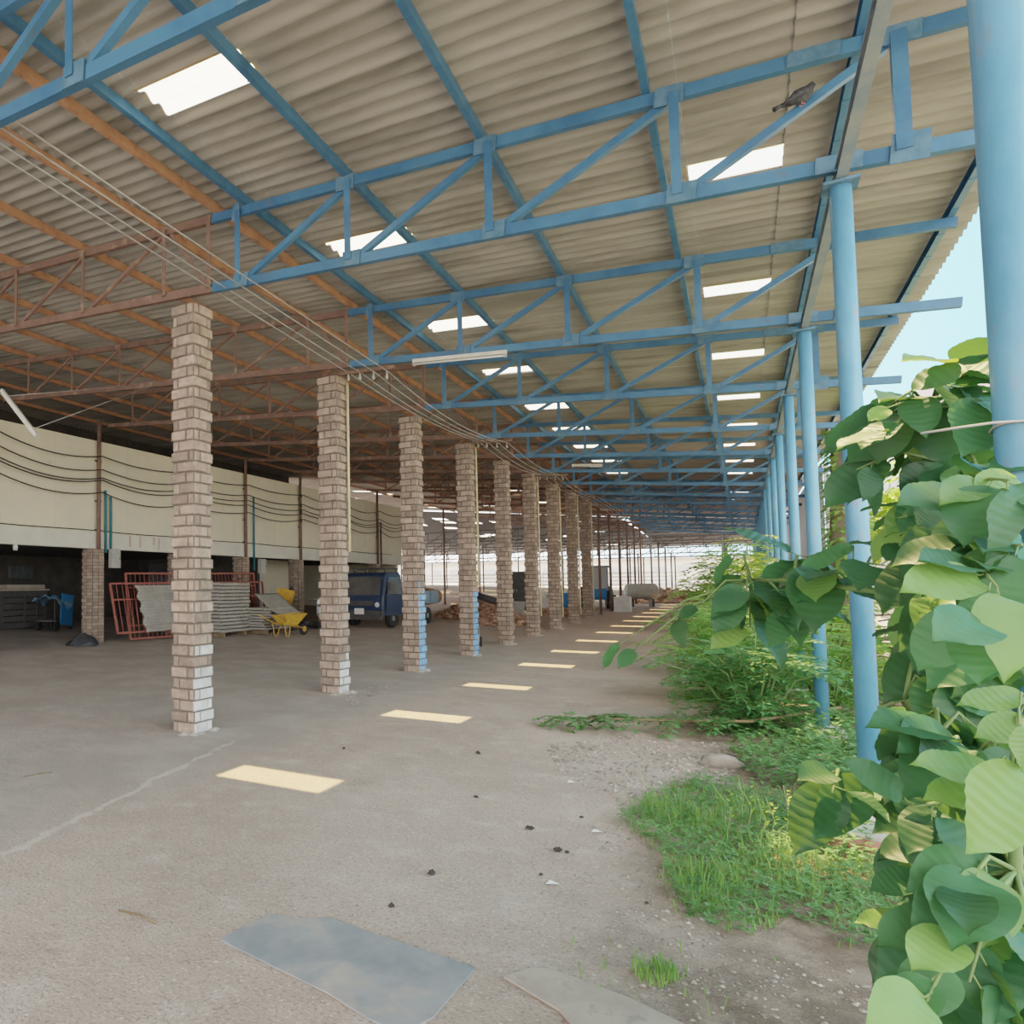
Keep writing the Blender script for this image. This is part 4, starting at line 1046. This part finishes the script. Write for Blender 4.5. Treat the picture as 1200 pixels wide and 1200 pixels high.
p = on_ground(845, 898); b = MB(); r = random.Random(8); b.lathe(p, [(.13, -.02), (.15, .03), (.12, .07), (.07, .1), (0, .105)], 9, sx=1.2, sy=.8); b.v = [(x+r.uniform(-.015, .015), y+r.uniform(-.015, .015), z+r.uniform(-.012, .012)) for x, y, z in b.v]; tag(b.build('grey_rock', MT['stone'], origin=p), 'flat grey rock on the gravel before the bushes', 'rock')
for (px, py, rz, lab) in ((992, 994, .3, 'broken red brick left of the post footing'), (1020, 1003, -.4, 'broken red brick in front of the post footing')):
    p = on_ground(px, py); t = MB(); t.box((0, 0, .04), (.2, .1, .075), Matrix.Rotation(rz, 3, 'Z') @ Matrix.Rotation(.1, 3, 'X'))
    o = t.build('red_brick', MT['brick_red']); o.location = p; tag(o, lab, 'brick', 'broken bricks')
    m_ = o.modifiers.new('b', 'BEVEL'); m_.width = .008
# pale slab by the footing
b = MB(); p = on_ground(1008, 990); b.add([p+Vector(v) for v in ((-.16, -.1, .1), (.2, -.14, .1), (.25, .12, .1), (-.12, .15, .1), (-.18, -.12, 0), (.22, -.16, 0), (.27, .14, 0), (-.14, .17, 0))], [(0, 1, 2, 3), (0, 4, 5, 1), (1, 5, 6, 2), (2, 6, 7, 3), (3, 7, 4, 0)])
tag(b.build('concrete_slab', MT['concrete'], origin=p), 'pale broken concrete slab at the foot of the second post', 'slab')

# ------------------------------------------------------------------ the bird
def bird():
    c = on_y(938, 113, 6.20); t = thing('pigeon', 'grey pigeon perched on a diagonal of the first pillar truss', 'bird', c, math.radians(20)); t.scale = (.62, .62, .62)
    b = MB(); pts = [(-.17, 0, -.06), (-.10, 0, -.035), (-.04, 0, -.01), (.03, 0, .015), (.075, 0, .055), (.10, 0, .095), (.125, 0, .115), (.145, 0, .113)]
    b.tube(pts, [.014, .046, .082, .088, .064, .042, .038, .014], 14); b.tube([(-.17, 0, -.06), (-.27, 0, -.11)], [.02, .03], 8)
    b.build('body', MT['pigeon'], t)
    for sg in (-1, 1):
        w_ = MB(); w_.tube([(.04, sg*.078, .02), (-.05, sg*.084, -.01), (-.15, sg*.05, -.055), (-.2, sg*.02, -.085)], [.02, .035, .022, .006], 8); w_.build('wing', MT['pigeon'], t)
        l_ = MB(); l_.tube([(.0, sg*.025, -.04), (.0, sg*.025, -.10), (.03, sg*.025, -.105)], .006, 6); l_.build('leg', MT['bird_leg'], t)
    k = MB(); k.tube([(.15, 0, .112), (.175, 0, .102)], [.008, .002], 6); k.build('beak', MT['beak'], t)
bird()

# ------------------------------------------------------------------ plants
def leaf(mb, base, d, n, L, W, droop=.18, fold=.18, seg=26, veins=8):
    d = d.normalized(); n = (n-d*n.dot(d)).normalized(); sd = d.cross(n)
    us = (-1, -.5, 0, .5, 1); vs = []
    for i in range(seg+1):
        t = i/seg; w_ = W/2*(t**.55*(1-t)**.85/.378 if 0 < t < 1 else 0)
        if t > .82: w_ *= 1-.45*math.sin(PI*(t-.82)/.36)
        c = base+d*(L*t)-n*(droop*L*t*t)
        for u in us:
            rip = .017*L*math.sin(2*PI*(veins*t-abs(u)*1.4))*(1 if abs(u) == .5 else .45 if abs(u) == 1 else 0)*math.sin(PI*t)**.5 + (.03*L*math.sin(3*PI*t+u) if abs(u) == 1 else 0)
            vs.append(c+sd*(u*w_)+n*(fold*abs(u)*w_+rip))
    mb.add(vs, [(i*5+j, i*5+j+1, (i+1)*5+j+1, (i+1)*5+j) for i in range(seg) for j in range(4)], True)

def broadleaf(name_label, stems, clusters, seed, heroes=()):
    """stems: polylines; clusters: (px,py,rx,ry,d,n,size)"""
    r = random.Random(seed); o = Vector(stems[0][0])
    t = thing('broadleaf_shrub', name_label, 'shrub', o, group=None)
    sm = MB(); fl = MB(); fy = MB(); tw = sm
    for st in stems: sm.tube([Vector(p)-o for p in st], [.016-.009*i/max(1, len(st)-1) for i in range(len(st))], 8)
    allst = [Vector(p) for st in stems for p in st[1:]]
    for ci, (px, py, rx, ry, d0, n, size) in enumerate(clusters):
        r = random.Random(seed*100+int(px)*7+int(py)); c = at(px, py, d0); root = min(allst, key=lambda q: (q-c).length)
        ntw = max(2, n//5); k = 0
        for w_ in range(ntw):
            a = 2*PI*(w_+r.random())/ntw; q = .75+.25*r.random()
            tip = at(px+rx*q*math.cos(a), py+ry*q*math.sin(a), d0+r.uniform(-.22, .22))
            mid = root.lerp(tip, .5)+Vector((0, 0, .05)); pts = [root-o, mid-o, tip-o]
            tw.tube(pts, [.006, .005, .0025], 6)
            m = n//ntw+(1 if w_ < n % ntw else 0)
            for j in range(m):
                u = .35+.65*(j+.6)/m if m > 1 else 1
                p = (root.lerp(mid, u*2) if u < .5 else mid.lerp(tip, u*2-1))
                along = (tip-root).normalized(); side = CR*r.uniform(-1, 1)+CU*r.uniform(-.7, .5)+CF*r.uniform(-.5, .5)
                d_ = along*.5+side*(1. if j % 2 else .8)+Vector((0, 0, -.28)); d_.normalize()
                nn = Vector((0, 0, .75))-CF*r.uniform(.1, .75)+CR*r.uniform(-.45, .45)+CU*r.uniform(-.1, .3)
                L_ = size*r.uniform(.75, 1.2); pet = p+d_*.03
                tw.tube([p-o, pet-o], .002, 5)
                leaf(fy if r.random() < .13 else fl, pet-o, d_, nn, L_, L_*r.uniform(.58, .70), r.uniform(.1, .35), r.uniform(.05, .25))
    for (p0, p1, d0, d1, wf, light, nrm) in heroes:
        a, bq = at(*p0, d0), at(*p1, d1); root = min(allst, key=lambda q: (q-a).length)
        tw.tube([root-o, root.lerp(a, .5)-o+Vector((0, 0, .03)), a-o], .0025, 5)
        n_ = -CF*nrm[0]+CU*nrm[1]+CR*nrm[2]
        leaf(fy if light else fl, a-o, bq-a, n_, (bq-a).length, (bq-a).length*wf, .10, .12, 32, 9)
    tw.build('stem', MT['green_stem'], t); fl.build('foliage', MT['bigleaf'], t)
    if fy.f: q = fy.build('lit_foliage', MT['bigleaf_light'], t); q['label'] = 'lighter green leaves'  # leaves whose sunlight is carried by a paler colour
    return t
# tall shrub beside the nearest post
broadleaf('tall broadleaf shrub with dark round leaves beside the nearest blue post',
    [[(.95, 3.35, 0), (.90, 3.2, .8), at(1110, 620, 2.55), at(1100, 540, 2.45), at(1090, 480, 2.4)], [(.95, 3.35, 0), at(1150, 640, 2.5), at(1150, 560, 2.4)]],
    [(1110, 485, 80, 40, 2.35, 20, .21), (1140, 530, 55, 45, 2.5, 14, .21), (1045, 487, 30, 25, 2.3, 5, .19), (1130, 440, 40, 15, 2.4, 6, .18), (1040, 557, 60, 14, 2.5, 10, .18), (1130, 590, 60, 40, 2.3, 18, .20), (1120, 500, 70, 45, 2.6, 20, .23), (1140, 600, 45, 50, 2.7, 22, .22), (1140, 700, 45, 50, 2.7, 20, .22)], 61,
    heroes=(((1150, 470), (1135, 532), 2.15, 2.1, .8, False, (1, .2, -.1)), ((1040, 478), (1018, 492), 2.2, 2.2, .8, True, (.6, .8, 0))))
# middle shrub with the long branch to the left
broadleaf('broadleaf shrub with one long branch reaching left across the blue post',
    [[(1.05, 2.9, 0), (.95, 2.75, .9), at(1090, 700, 2.2), at(1000, 690, 2.5), at(930, 680, 2.8), at(880, 680, 3.0)], [(1.05, 2.9, 0), at(1120, 760, 2.05), at(1130, 680, 2.0), at(1140, 600, 2.0)], [(1.05, 2.9, 0), at(1060, 820, 2.1), at(1030, 830, 2.1)]],
    [(1140, 570, 50, 30, 2.0, 9, .19), (1178, 590, 26, 30, 1.8, 8, .17), (1182, 660, 26, 40, 1.75, 11, .17), (1178, 740, 30, 40, 1.72, 12, .17), (1140, 740, 45, 60, 2.3, 22, .20), (1095, 850, 26, 40, 2.3, 8, .17), (1125, 620, 55, 30, 2.05, 13, .19), (1150, 680, 50, 45, 1.95, 18, .18), (1120, 690, 35, 35, 2.15, 9, .18), (1130, 770, 55, 55, 1.95, 24, .18), (1075, 795, 22, 30, 2.1, 6, .16),
     (950, 665, 55, 16, 2.75, 10, .22), (905, 690, 45, 26, 2.9, 15, .21), (890, 715, 30, 22, 2.95, 8, .2), (865, 660, 16, 12, 3., 2, .15), (830, 710, 10, 8, 3.1, 2, .12), (730, 762, 20, 14, 3.3, 3, .13), (1030, 655, 25, 10, 2.55, 3, .18)], 62,
    heroes=(((1190, 560), (1150, 590), 1.85, 1.8, .7, True, (.8, .6, 0)), ((1145, 565), (1148, 598), 1.9, 1.85, 1.1, False, (.9, .5, 0)), ((1095, 590), (1080, 615), 2., 1.95, .9, False, (1, .3, 0)),
            ((965, 680), (988, 718), 2.7, 2.65, .55, True, (1, .2, 0)), ((1000, 640), (930, 668), 2.6, 2.7, .42, False, (.6, .8, 0)), ((1190, 775), (1120, 815), 1.75, 1.75, .6, False, (.8, .6, 0))))
# lower right shrub, closest
broadleaf('nearest low broadleaf shrub filling the bottom right corner',
    [[(1.0, 2.05, 0), (.95, 2.0, .5), at(1150, 980, 1.75), at(1130, 900, 1.75), at(1100, 860, 1.8)], [(1.0, 2.05, 0), at(1190, 1020, 1.5), at(1190, 900, 1.5), at(1195, 840, 1.5)], [(1.0, 2.05, 0), at(1060, 960, 1.9), at(990, 920, 2.)]],
    [(1105, 870, 55, 45, 1.85, 20, .17), (1160, 900, 50, 70, 1.75, 18, .18), (1072, 912, 26, 26, 1.9, 7, .15), (968, 948, 26, 22, 1.95, 4, .14), (1120, 960, 70, 50, 1.75, 20, .17), (1165, 1030, 50, 60, 1.6, 20, .17), (1150, 1110, 60, 50, 1.5, 20, .16), (1135, 1180, 55, 40, 1.45, 18, .15),
     (1085, 1060, 20, 22, 1.7, 5, .12), (1095, 1105, 22, 25, 1.6, 6, .12), (1180, 1180, 40, 60, 1.4, 24, .15), (1135, 1140, 40, 40, 1.5, 16, .15), (1180, 960, 25, 50, 1.6, 10, .15), (1135, 900, 50, 60, 2.0, 22, .18), (1145, 1010, 45, 60, 1.9, 22, .18), (1145, 1110, 60, 70, 1.75, 28, .18), (1150, 1190, 55, 40, 1.65, 20, .17)], 63,
    heroes=(((1195, 900), (1148, 1002), 1.42, 1.36, .70, True, (1, .15, -.1)), ((1165, 905), (1072, 890), 1.5, 1.5, .52, True, (.55, .8, 0)), ((1170, 925), (1085, 932), 1.5, 1.48, .5, True, (.5, .85, 0)),
            ((1200, 815), (1124, 822), 1.55, 1.55, .45, True, (.6, .8, 0)), ((1205, 845), (1145, 862), 1.5, 1.5, .6, True, (.7, .7, 0)), ((1195, 850), (1205, 905), 1.42, 1.4, .8, True, (1, .3, .2)),
            ((975, 915), (935, 1003), 1.92, 1.9, .55, False, (.9, .3, -.3)), ((1010, 910), (960, 985), 1.9, 1.88, .6, False, (.8, .5, .2)), ((1075, 1025), (1020, 1042), 1.65, 1.65, .55, False, (.6, .8, 0)), ((1060, 1075), (1003, 1078), 1.6, 1.6, .45, True, (.5, .85, 0)), ((1070, 1070), (1112, 1100), 1.6, 1.55, .5, True, (.6, .8, 0))))

def diamond(mb, p, d, n, L, W):
    d = d.normalized(); n = n-d*n.dot(d)
    if n.length < 1e-4: n = Vector((0, 0, 1))
    n.normalize(); s = d.cross(n)
    mb.add([p, p+d*L*.45+s*W/2+n*W*.12, p+d*L, p+d*L*.45-s*W/2+n*W*.12], [(0, 1, 2), (0, 2, 3)])
def frond(mb, st, p, d, L, pairs, ll, r, sag=.35):
    d = d.normalized(); pts = []
    for i in range(pairs+1):
        t = i/pairs; pts.append(p+d*(L*t)+Vector((0, 0, -sag*L*t*t)))
    st.tube([pts[0], pts[len(pts)//2], pts[-1]], .0035, 4, False)
    for i in range(1, pairs+1):
        dd = (pts[i]-pts[i-1]).normalized(); s = dd.cross(Vector((0, 0, 1)))
        s = s.normalized() if s.length > 1e-3 else Vector((1, 0, 0))
        for sg in (-1, 1):
            diamond(mb, pts[i], s*sg+dd*.45+Vector((0, 0, r.uniform(-.35, .15))), Vector((r.uniform(-.3, .3), r.uniform(-.3, .3), 1)), ll*r.uniform(.8, 1.2), ll*.5)
    diamond(mb, pts[-1], dd, Vector((0, 0, 1)), ll, ll*.5)
def bush(x, y, h, rad, n, ll, m, lab, seed, L=.5, name='leafy_bush', cat='bush', low=.0, grp='leafy bushes on the open side'):
    r = random.Random(seed); t = thing(name, lab, cat, gpos(x, y), 0, grp); fl = MB(); st = MB(); nst = max(4, n//14); tips = []
    for k in range(nst):
        a = 2*PI*k/nst+r.uniform(-.3, .3); q = r.random()**.5
        tip = Vector((math.cos(a)*rad*q, math.sin(a)*rad*q, h*(1-.45*q)*r.uniform(.8, 1.05))); mid = tip*.5+Vector((0, 0, h*.15))
        st.tube([(tip.x*.08, tip.y*.08, 0), mid, tip], [.014, .009, .004], 5, False); tips.append((mid, tip))
    for k in range(n):
        mid, tip = tips[k % nst]; u = r.uniform(low, 1); p = (Vector((0, 0, 0)).lerp(mid, u*2) if u < .5 else mid.lerp(tip, u*2-1))
        a = r.random()*2*PI; frond(fl, st, p, Vector((math.cos(a), math.sin(a), r.uniform(-.1, .7))), L*r.uniform(.6, 1.1), 7, ll, r)
    st.build('stems', MT['green_stem'], t); fl.build('foliage', m, t); return t
bush(.05, 9.6, 1.45, 1.0, 230, .09, MT['fernleaf_dark'], 'dark green leafy bush nearest the gravel, left of the third post', 71)
bush(.80, 10.9, 1.7, .8, 170, .10, MT['fernleaf'], 'green leafy bush at the foot of the third blue post', 72)
bush(-.30, 11.9, 1.6, .9, 200, .10, MT['fernleaf'], 'bright green leafy bush at the edge of the floor', 73)
bush(.45, 13.4, 2.2, .9, 200, .11, MT['fernleaf'], 'leafy bush with yellowish tips by the fourth blue post', 74)
bush(-.5, 15.2, 1.8, .9, 160, .12, MT['fernleaf'], 'leafy bush behind the bright green one, beside the floor', 75)
bush(.35, 16.5, 3.0, 1.0, 130, .13, MT['treeleaf'], 'tall thin sapling with yellow green leaves among the posts', 76, .6, 'young_tree', 'sapling', .45, 'saplings among the posts')
bush(-.1, 20.5, 3.4, 1.1, 140, .15, MT['fernleaf'], 'tall green sapling farther down the line of posts', 77, .7, 'young_tree', 'sapling', .4, 'saplings among the posts')
bush(-.9, 25., 2.2, 1.2, 110, .15, MT['fernleaf'], 'distant green bush at the edge of the floor', 78, .6)
bush(1.35, 13.6, 1.6, .6, 110, .11, MT['treeleaf'], 'sunlit yellow green bush between the ivy trunk and the posts', 79)
bush(1.7, 8., 1.0, .7, 90, .08, MT['treeleaf'], 'low sunlit bush just outside the eave', 80, .4)
bush(1.2, 19., 2.2, .8, 120, .13, MT['treeleaf'], 'sunlit bush behind the ivy covered trunk', 81)
# fallen leafy branch on the floor
t = thing('fallen_branch', 'leafy green branch lying on the floor before the bushes', 'branch', gpos(-.4, 9.0)); fl = MB(); st = MB(); r = random.Random(90); o = t.location
pts = [on_ground(985, 856)+Vector((0, 0, .25)), on_ground(880, 868)+Vector((0, 0, .2)), on_ground(780, 862)+Vector((0, 0, .16)), on_ground(700, 856)+Vector((0, 0, .14)), on_ground(650, 852)+Vector((0, 0, .1))]
st.tube([p-o for p in pts], [.02, .016, .012, .008, .004], 6)
for k in range(64):
    u = r.random()*3.99; i = int(u); p = pts[i].lerp(pts[i+1], u-i)-o; a = r.random()*2*PI
    frond(fl, st, p, Vector((math.cos(a)-.4, math.sin(a), r.uniform(0, .5))), r.uniform(.2, .4), 6, .085, r, .5)
st.build('stem', MT['twig'], t); fl.build('foliage', MT['fernleaf_dark'], t)

# grass and low weeds
def grass(poly, n, hmin, hmax, seed, lab, m, name='grass_patch', wide=.006):
    r = random.Random(seed); b = MB(); pts = sample(poly, n, r)
    cl = [(r.uniform(min(p[0] for p in poly), max(p[0] for p in poly)), r.uniform(min(p[1] for p in poly), max(p[1] for p in poly))) for _ in range(14)]
    cx_, cy_ = sum(p[0] for p in poly)/len(poly), sum(p[1] for p in poly)/len(poly)
    for x, y in pts:
        k = min(math.hypot(x-a, y-c_) for a, c_ in cl); f = 1-.75*min(1, k/.4)
        if r.random() > f+.25 or math.sin(x*7.1+seed)*math.sin(y*6.3+1.3)+.5*math.sin(x*17+y*13) < -.32: continue
        if r.random() < .15: x += r.gauss(0, .12); y += r.gauss(0, .12)
        h = (hmin+(hmax-hmin)*r.random())*f; a = r.random()*2*PI; z = gz(x, y); lean = r.uniform(.2, .8)*h; w_ = wide*r.uniform(.7, 1.4)
        dx, dy = math.cos(a), math.sin(a); sx, sy = -dy*w_/2, dx*w_/2
        b.add([(x-sx, y-sy, z), (x+sx, y+sy, z), (x+dx*lean*.35+sx*.8, y+dy*lean*.35+sy*.8, z+h*.65), (x+dx*lean*.35-sx*.8, y+dy*lean*.35-sy*.8, z+h*.65), (x+dx*lean, y+dy*lean, z+h*.92)], [(0, 1, 2, 3), (3, 2, 4)])
    c_ = poly[0]; return tag(b.build(name, m, origin=(c_[0], c_[1], 0)), lab, 'grass', kind='stuff')
def weeds(poly, n, s, hmax, seed, lab, m):
    r = random.Random(seed); b = MB()
    for x, y in sample(poly, n, r):
        z = gz(x, y); h = r.random()*hmax; a = r.random()*2*PI
        for k in range(4):
            aa = a+k*1.57+r.uniform(-.4, .4); diamond(b, Vector((x, y, z+h)), Vector((math.cos(aa), math.sin(aa), r.uniform(-.2, .5))), Vector((0, 0, 1)), s*r.uniform(.7, 1.3), s*.6)
    c_ = poly[0]; return tag(b.build('low_weeds', m, origin=(c_[0], c_[1], 0)), lab, 'weeds', kind='stuff')
PG = gp([(722, 962), (765, 935), (820, 915), (880, 925), (950, 950), (1030, 1010), (1100, 1060), (1130, 1130), (1060, 1142), (985, 1108), (930, 1075), (880, 1100), (810, 1085), (785, 1040), (770, 1000)])
grass(PG, 4300, .04, .26, 101, 'bright green grass patch on the soil by the gravel', MT['grass'])
weeds(PG, 3600, .026, .11, 102, 'low leafy weeds mixed through the grass patch', MT['weed'])
grass(gp([(740, 1136), (780, 1130), (800, 1150), (770, 1162), (745, 1156)]), 170, .03, .09, 103, 'tiny separate tuft of grass on the brown soil', MT['grass'])
PW = gp([(850, 880), (960, 868), (1040, 880), (1040, 960), (960, 940), (900, 925), (870, 905)])
weeds(PW, 1800, .04, .22, 104, 'low weeds between the gravel and the third post', MT['weed'])
PB = [(.3, 5.2), (2.6, 5.2), (3.2, 16), (1., 16), (.5, 9.5)]
weeds(PB, 5000, .05, .35, 105, 'tangle of weeds under and outside the eave', MT['weed'])
PC = [(-.7, 9.2), (.7, 9.2), (.9, 24), (-.9, 24), (-1.1, 14)]
weeds(PC, 4200, .05, .4, 106, 'strip of weeds at the edge of the floor under the bushes', MT['weed'])
grass([(1.2, 2.5), (4.5, 2.5), (5, 14), (1.4, 8)], 3000, .1, .35, 107, 'rough grass outside the eave', MT['grass'])
# tall yellow-green stalks in the grass
t = thing('tall_weed', 'yellow flowering weed stalks rising from the grass patch', 'weed', on_ground(905, 985)); b = MB(); fl = MB(); r = random.Random(110)
for k in range(9):
    x, y = r.uniform(-.25, .25), r.uniform(-.25, .25); h = r.uniform(.2, .38); b = MB(); b.tube([(x, y, 0), (x+.03, y, h*.6), (x+.07*r.uniform(-1, 1), y+.05, h)], .003, 4, False); b.build('stalk', MT['green_stem'], t)
    for j in range(9): diamond(fl, Vector((x+.03, y+.02, h*(.45+.06*j))), Vector((r.uniform(-1, 1), r.uniform(-1, 1), .4)), Vector((0, 0, 1)), .035, .018)
fl.build('foliage', MT['treeleaf'], t)

# trees and overgrowth outside
def tree(x, y, h, rad, n, ls, m, lab, seed, base=0., trunk=True, name='tree', flat=.8):
    r = random.Random(seed); t = thing(name, lab, 'tree', gpos(x, y), 0, 'trees outside the shed'); fl = MB(); tr = MB()
    if trunk:
        tr.tube([(0, 0, 0), (.1, .05, h*.35), (.0, .1, h*.7)], [.16, .12, .05], 10)
        for k in range(7):
            a = k*.9; tr.tube([(.05, .05, h*(.3+.05*k)), (math.cos(a)*rad*.6, math.sin(a)*rad*.6, h*(.55+.05*k))], [.06, .015], 6)
        tr.build('trunk', MT['bark'], t)
    blobs = [(r.uniform(-.6, .6)*rad, r.uniform(-.6, .6)*rad, base+(h-base)*r.uniform(.35, .85), rad*r.uniform(.35, .6)) for _ in range(11)]
    for k in range(n):
        bx, by, bz, br = blobs[k % 11]; v = Vector((r.gauss(0, 1), r.gauss(0, 1), r.gauss(0, 1))).normalized()*br*r.uniform(.6, 1.05)
        p = Vector((bx+v.x, by+v.y, max(.05, bz+v.z*flat))); d_ = Vector((v.x, v.y, v.z-.3*br))+Vector((r.uniform(-1, 1), r.uniform(-1, 1), r.uniform(-1, .3)))*br*.6
        diamond(fl, p, d_, Vector((r.uniform(-.6, .6), r.uniform(-.6, .6), 1)), ls*r.uniform(.7, 1.3), ls*.55)
    fl.build('foliage', m, t); return t
tree(3.1, 18.0, 4.4, 1.2, 2600, .2, MT['treeleaf'], 'sunlit yellow green tree seen right of the second post', 120, .8)
tree(2.9, 12.9, 2.5, .9, 1900, .17, MT['treeleaf'], 'lower sunlit tree behind the broad leaves', 121, .3)
tree(5.2, 20.5, 5.2, 1.7, 2200, .24, MT['treeleaf'], 'spreading sunlit tree in front of the pink roof', 122, .8)
tree(4.3, 10.2, 3., 1.2, 1800, .2, MT['treeleaf'], 'sunlit tree outside at the far right', 124, .3)
# ivy-clad trunk
t = thing('ivy_trunk', 'bare trunk wrapped in ivy just beyond the third post', 'tree', gpos(1.55, 16.6)); b = MB(); b.tube([(0, 0, 0), (.05, .05, 2.4), (.1, .1, 4.6)], [.3, .24, .18], 12); b.build('trunk', MT['bark'], t)
fl = MB(); r = random.Random(130)
for k in range(1500):
    a = r.random()*2*PI; z = r.random()**.8*4.5; q = .26-.025*z+r.random()*.16
    diamond(fl, Vector((math.cos(a)*q+.02*z, math.sin(a)*q, z)), Vector((math.cos(a), math.sin(a), -.8)), Vector((math.cos(a), math.sin(a), .6)), .13, .10)
fl.build('ivy', MT['ivy'], t)
# brush pile of dry sticks
b = MB(); r = random.Random(140)
for k in range(150):
    a = r.random()*PI; c_ = Vector((2.0+r.uniform(-.5, .5), 10.9+r.uniform(-.6, .6), .1+r.random()*1.25)); d_ = Vector((math.cos(a), math.sin(a), r.uniform(-.3, .3)))*r.uniform(.2, .6)
    b.tube([c_-d_, c_+Vector((0, 0, .03)), c_+d_], r.uniform(.005, .016), 5)
tag(b.build('brush_pile', MT['bark'], origin=(2.0, 10.9, 0)), 'pile of dry brush sticks outside the eave', 'brush pile', kind='stuff')
# ------------------------------------------------------------------ light
sun_d = bpy.data.lights.new('sun', 'SUN'); sun = bpy.data.objects.new('sun', sun_d); COL.objects.link(sun)
sun_d.energy = 14.; sun_d.angle = .009; sun_d.color = (1., .93, .80)
sun.rotation_euler = Vector((.40, -2.78, -5.95)).to_track_quat('-Z', 'Y').to_euler()
w = bpy.data.worlds.new('sky'); SC.world = w; w.use_nodes = True
N = w.node_tree.nodes; L = w.node_tree.links; N.clear()
wo = N.new('ShaderNodeOutputWorld'); bg = N.new('ShaderNodeBackground')
tc = N.new('ShaderNodeTexCoord'); sp_ = N.new('ShaderNodeSeparateXYZ'); L.new(tc.outputs['Generated'], sp_.inputs[0])
dp = N.new('ShaderNodeVectorMath'); dp.operation = 'DOT_PRODUCT'; L.new(tc.outputs['Generated'], dp.inputs[0])
dp.inputs[1].default_value = Vector((.55, .75, .30)).normalized()
mr = N.new('ShaderNodeMapRange'); mr.interpolation_type = 'SMOOTHSTEP'; L.new(dp.outputs['Value'], mr.inputs['Value'])
mr.inputs['From Min'].default_value = .55; mr.inputs['From Max'].default_value = .97
mx = N.new('ShaderNodeMix'); mx.data_type = 'RGBA'; L.new(mr.outputs[0], mx.inputs['Factor'])
mx.inputs[6].default_value = (1., .985, .95, 1); mx.inputs[7].default_value = (.17, .62, .80, 1)
L.new(mx.outputs[2], bg.inputs[0]); bg.inputs[1].default_value = 2.6
L.new(bg.outputs[0], wo.inputs[0])
SC.view_settings.view_transform = 'Filmic'; SC.view_settings.look = 'None'
SC.view_settings.exposure = 1.05
try:
    SC.cycles.use_denoising = True
    SC.cycles.max_bounces = 10; SC.cycles.transparent_max_bounces = 16
    SC.cycles.sample_clamp_indirect = 8.
except Exception: pass
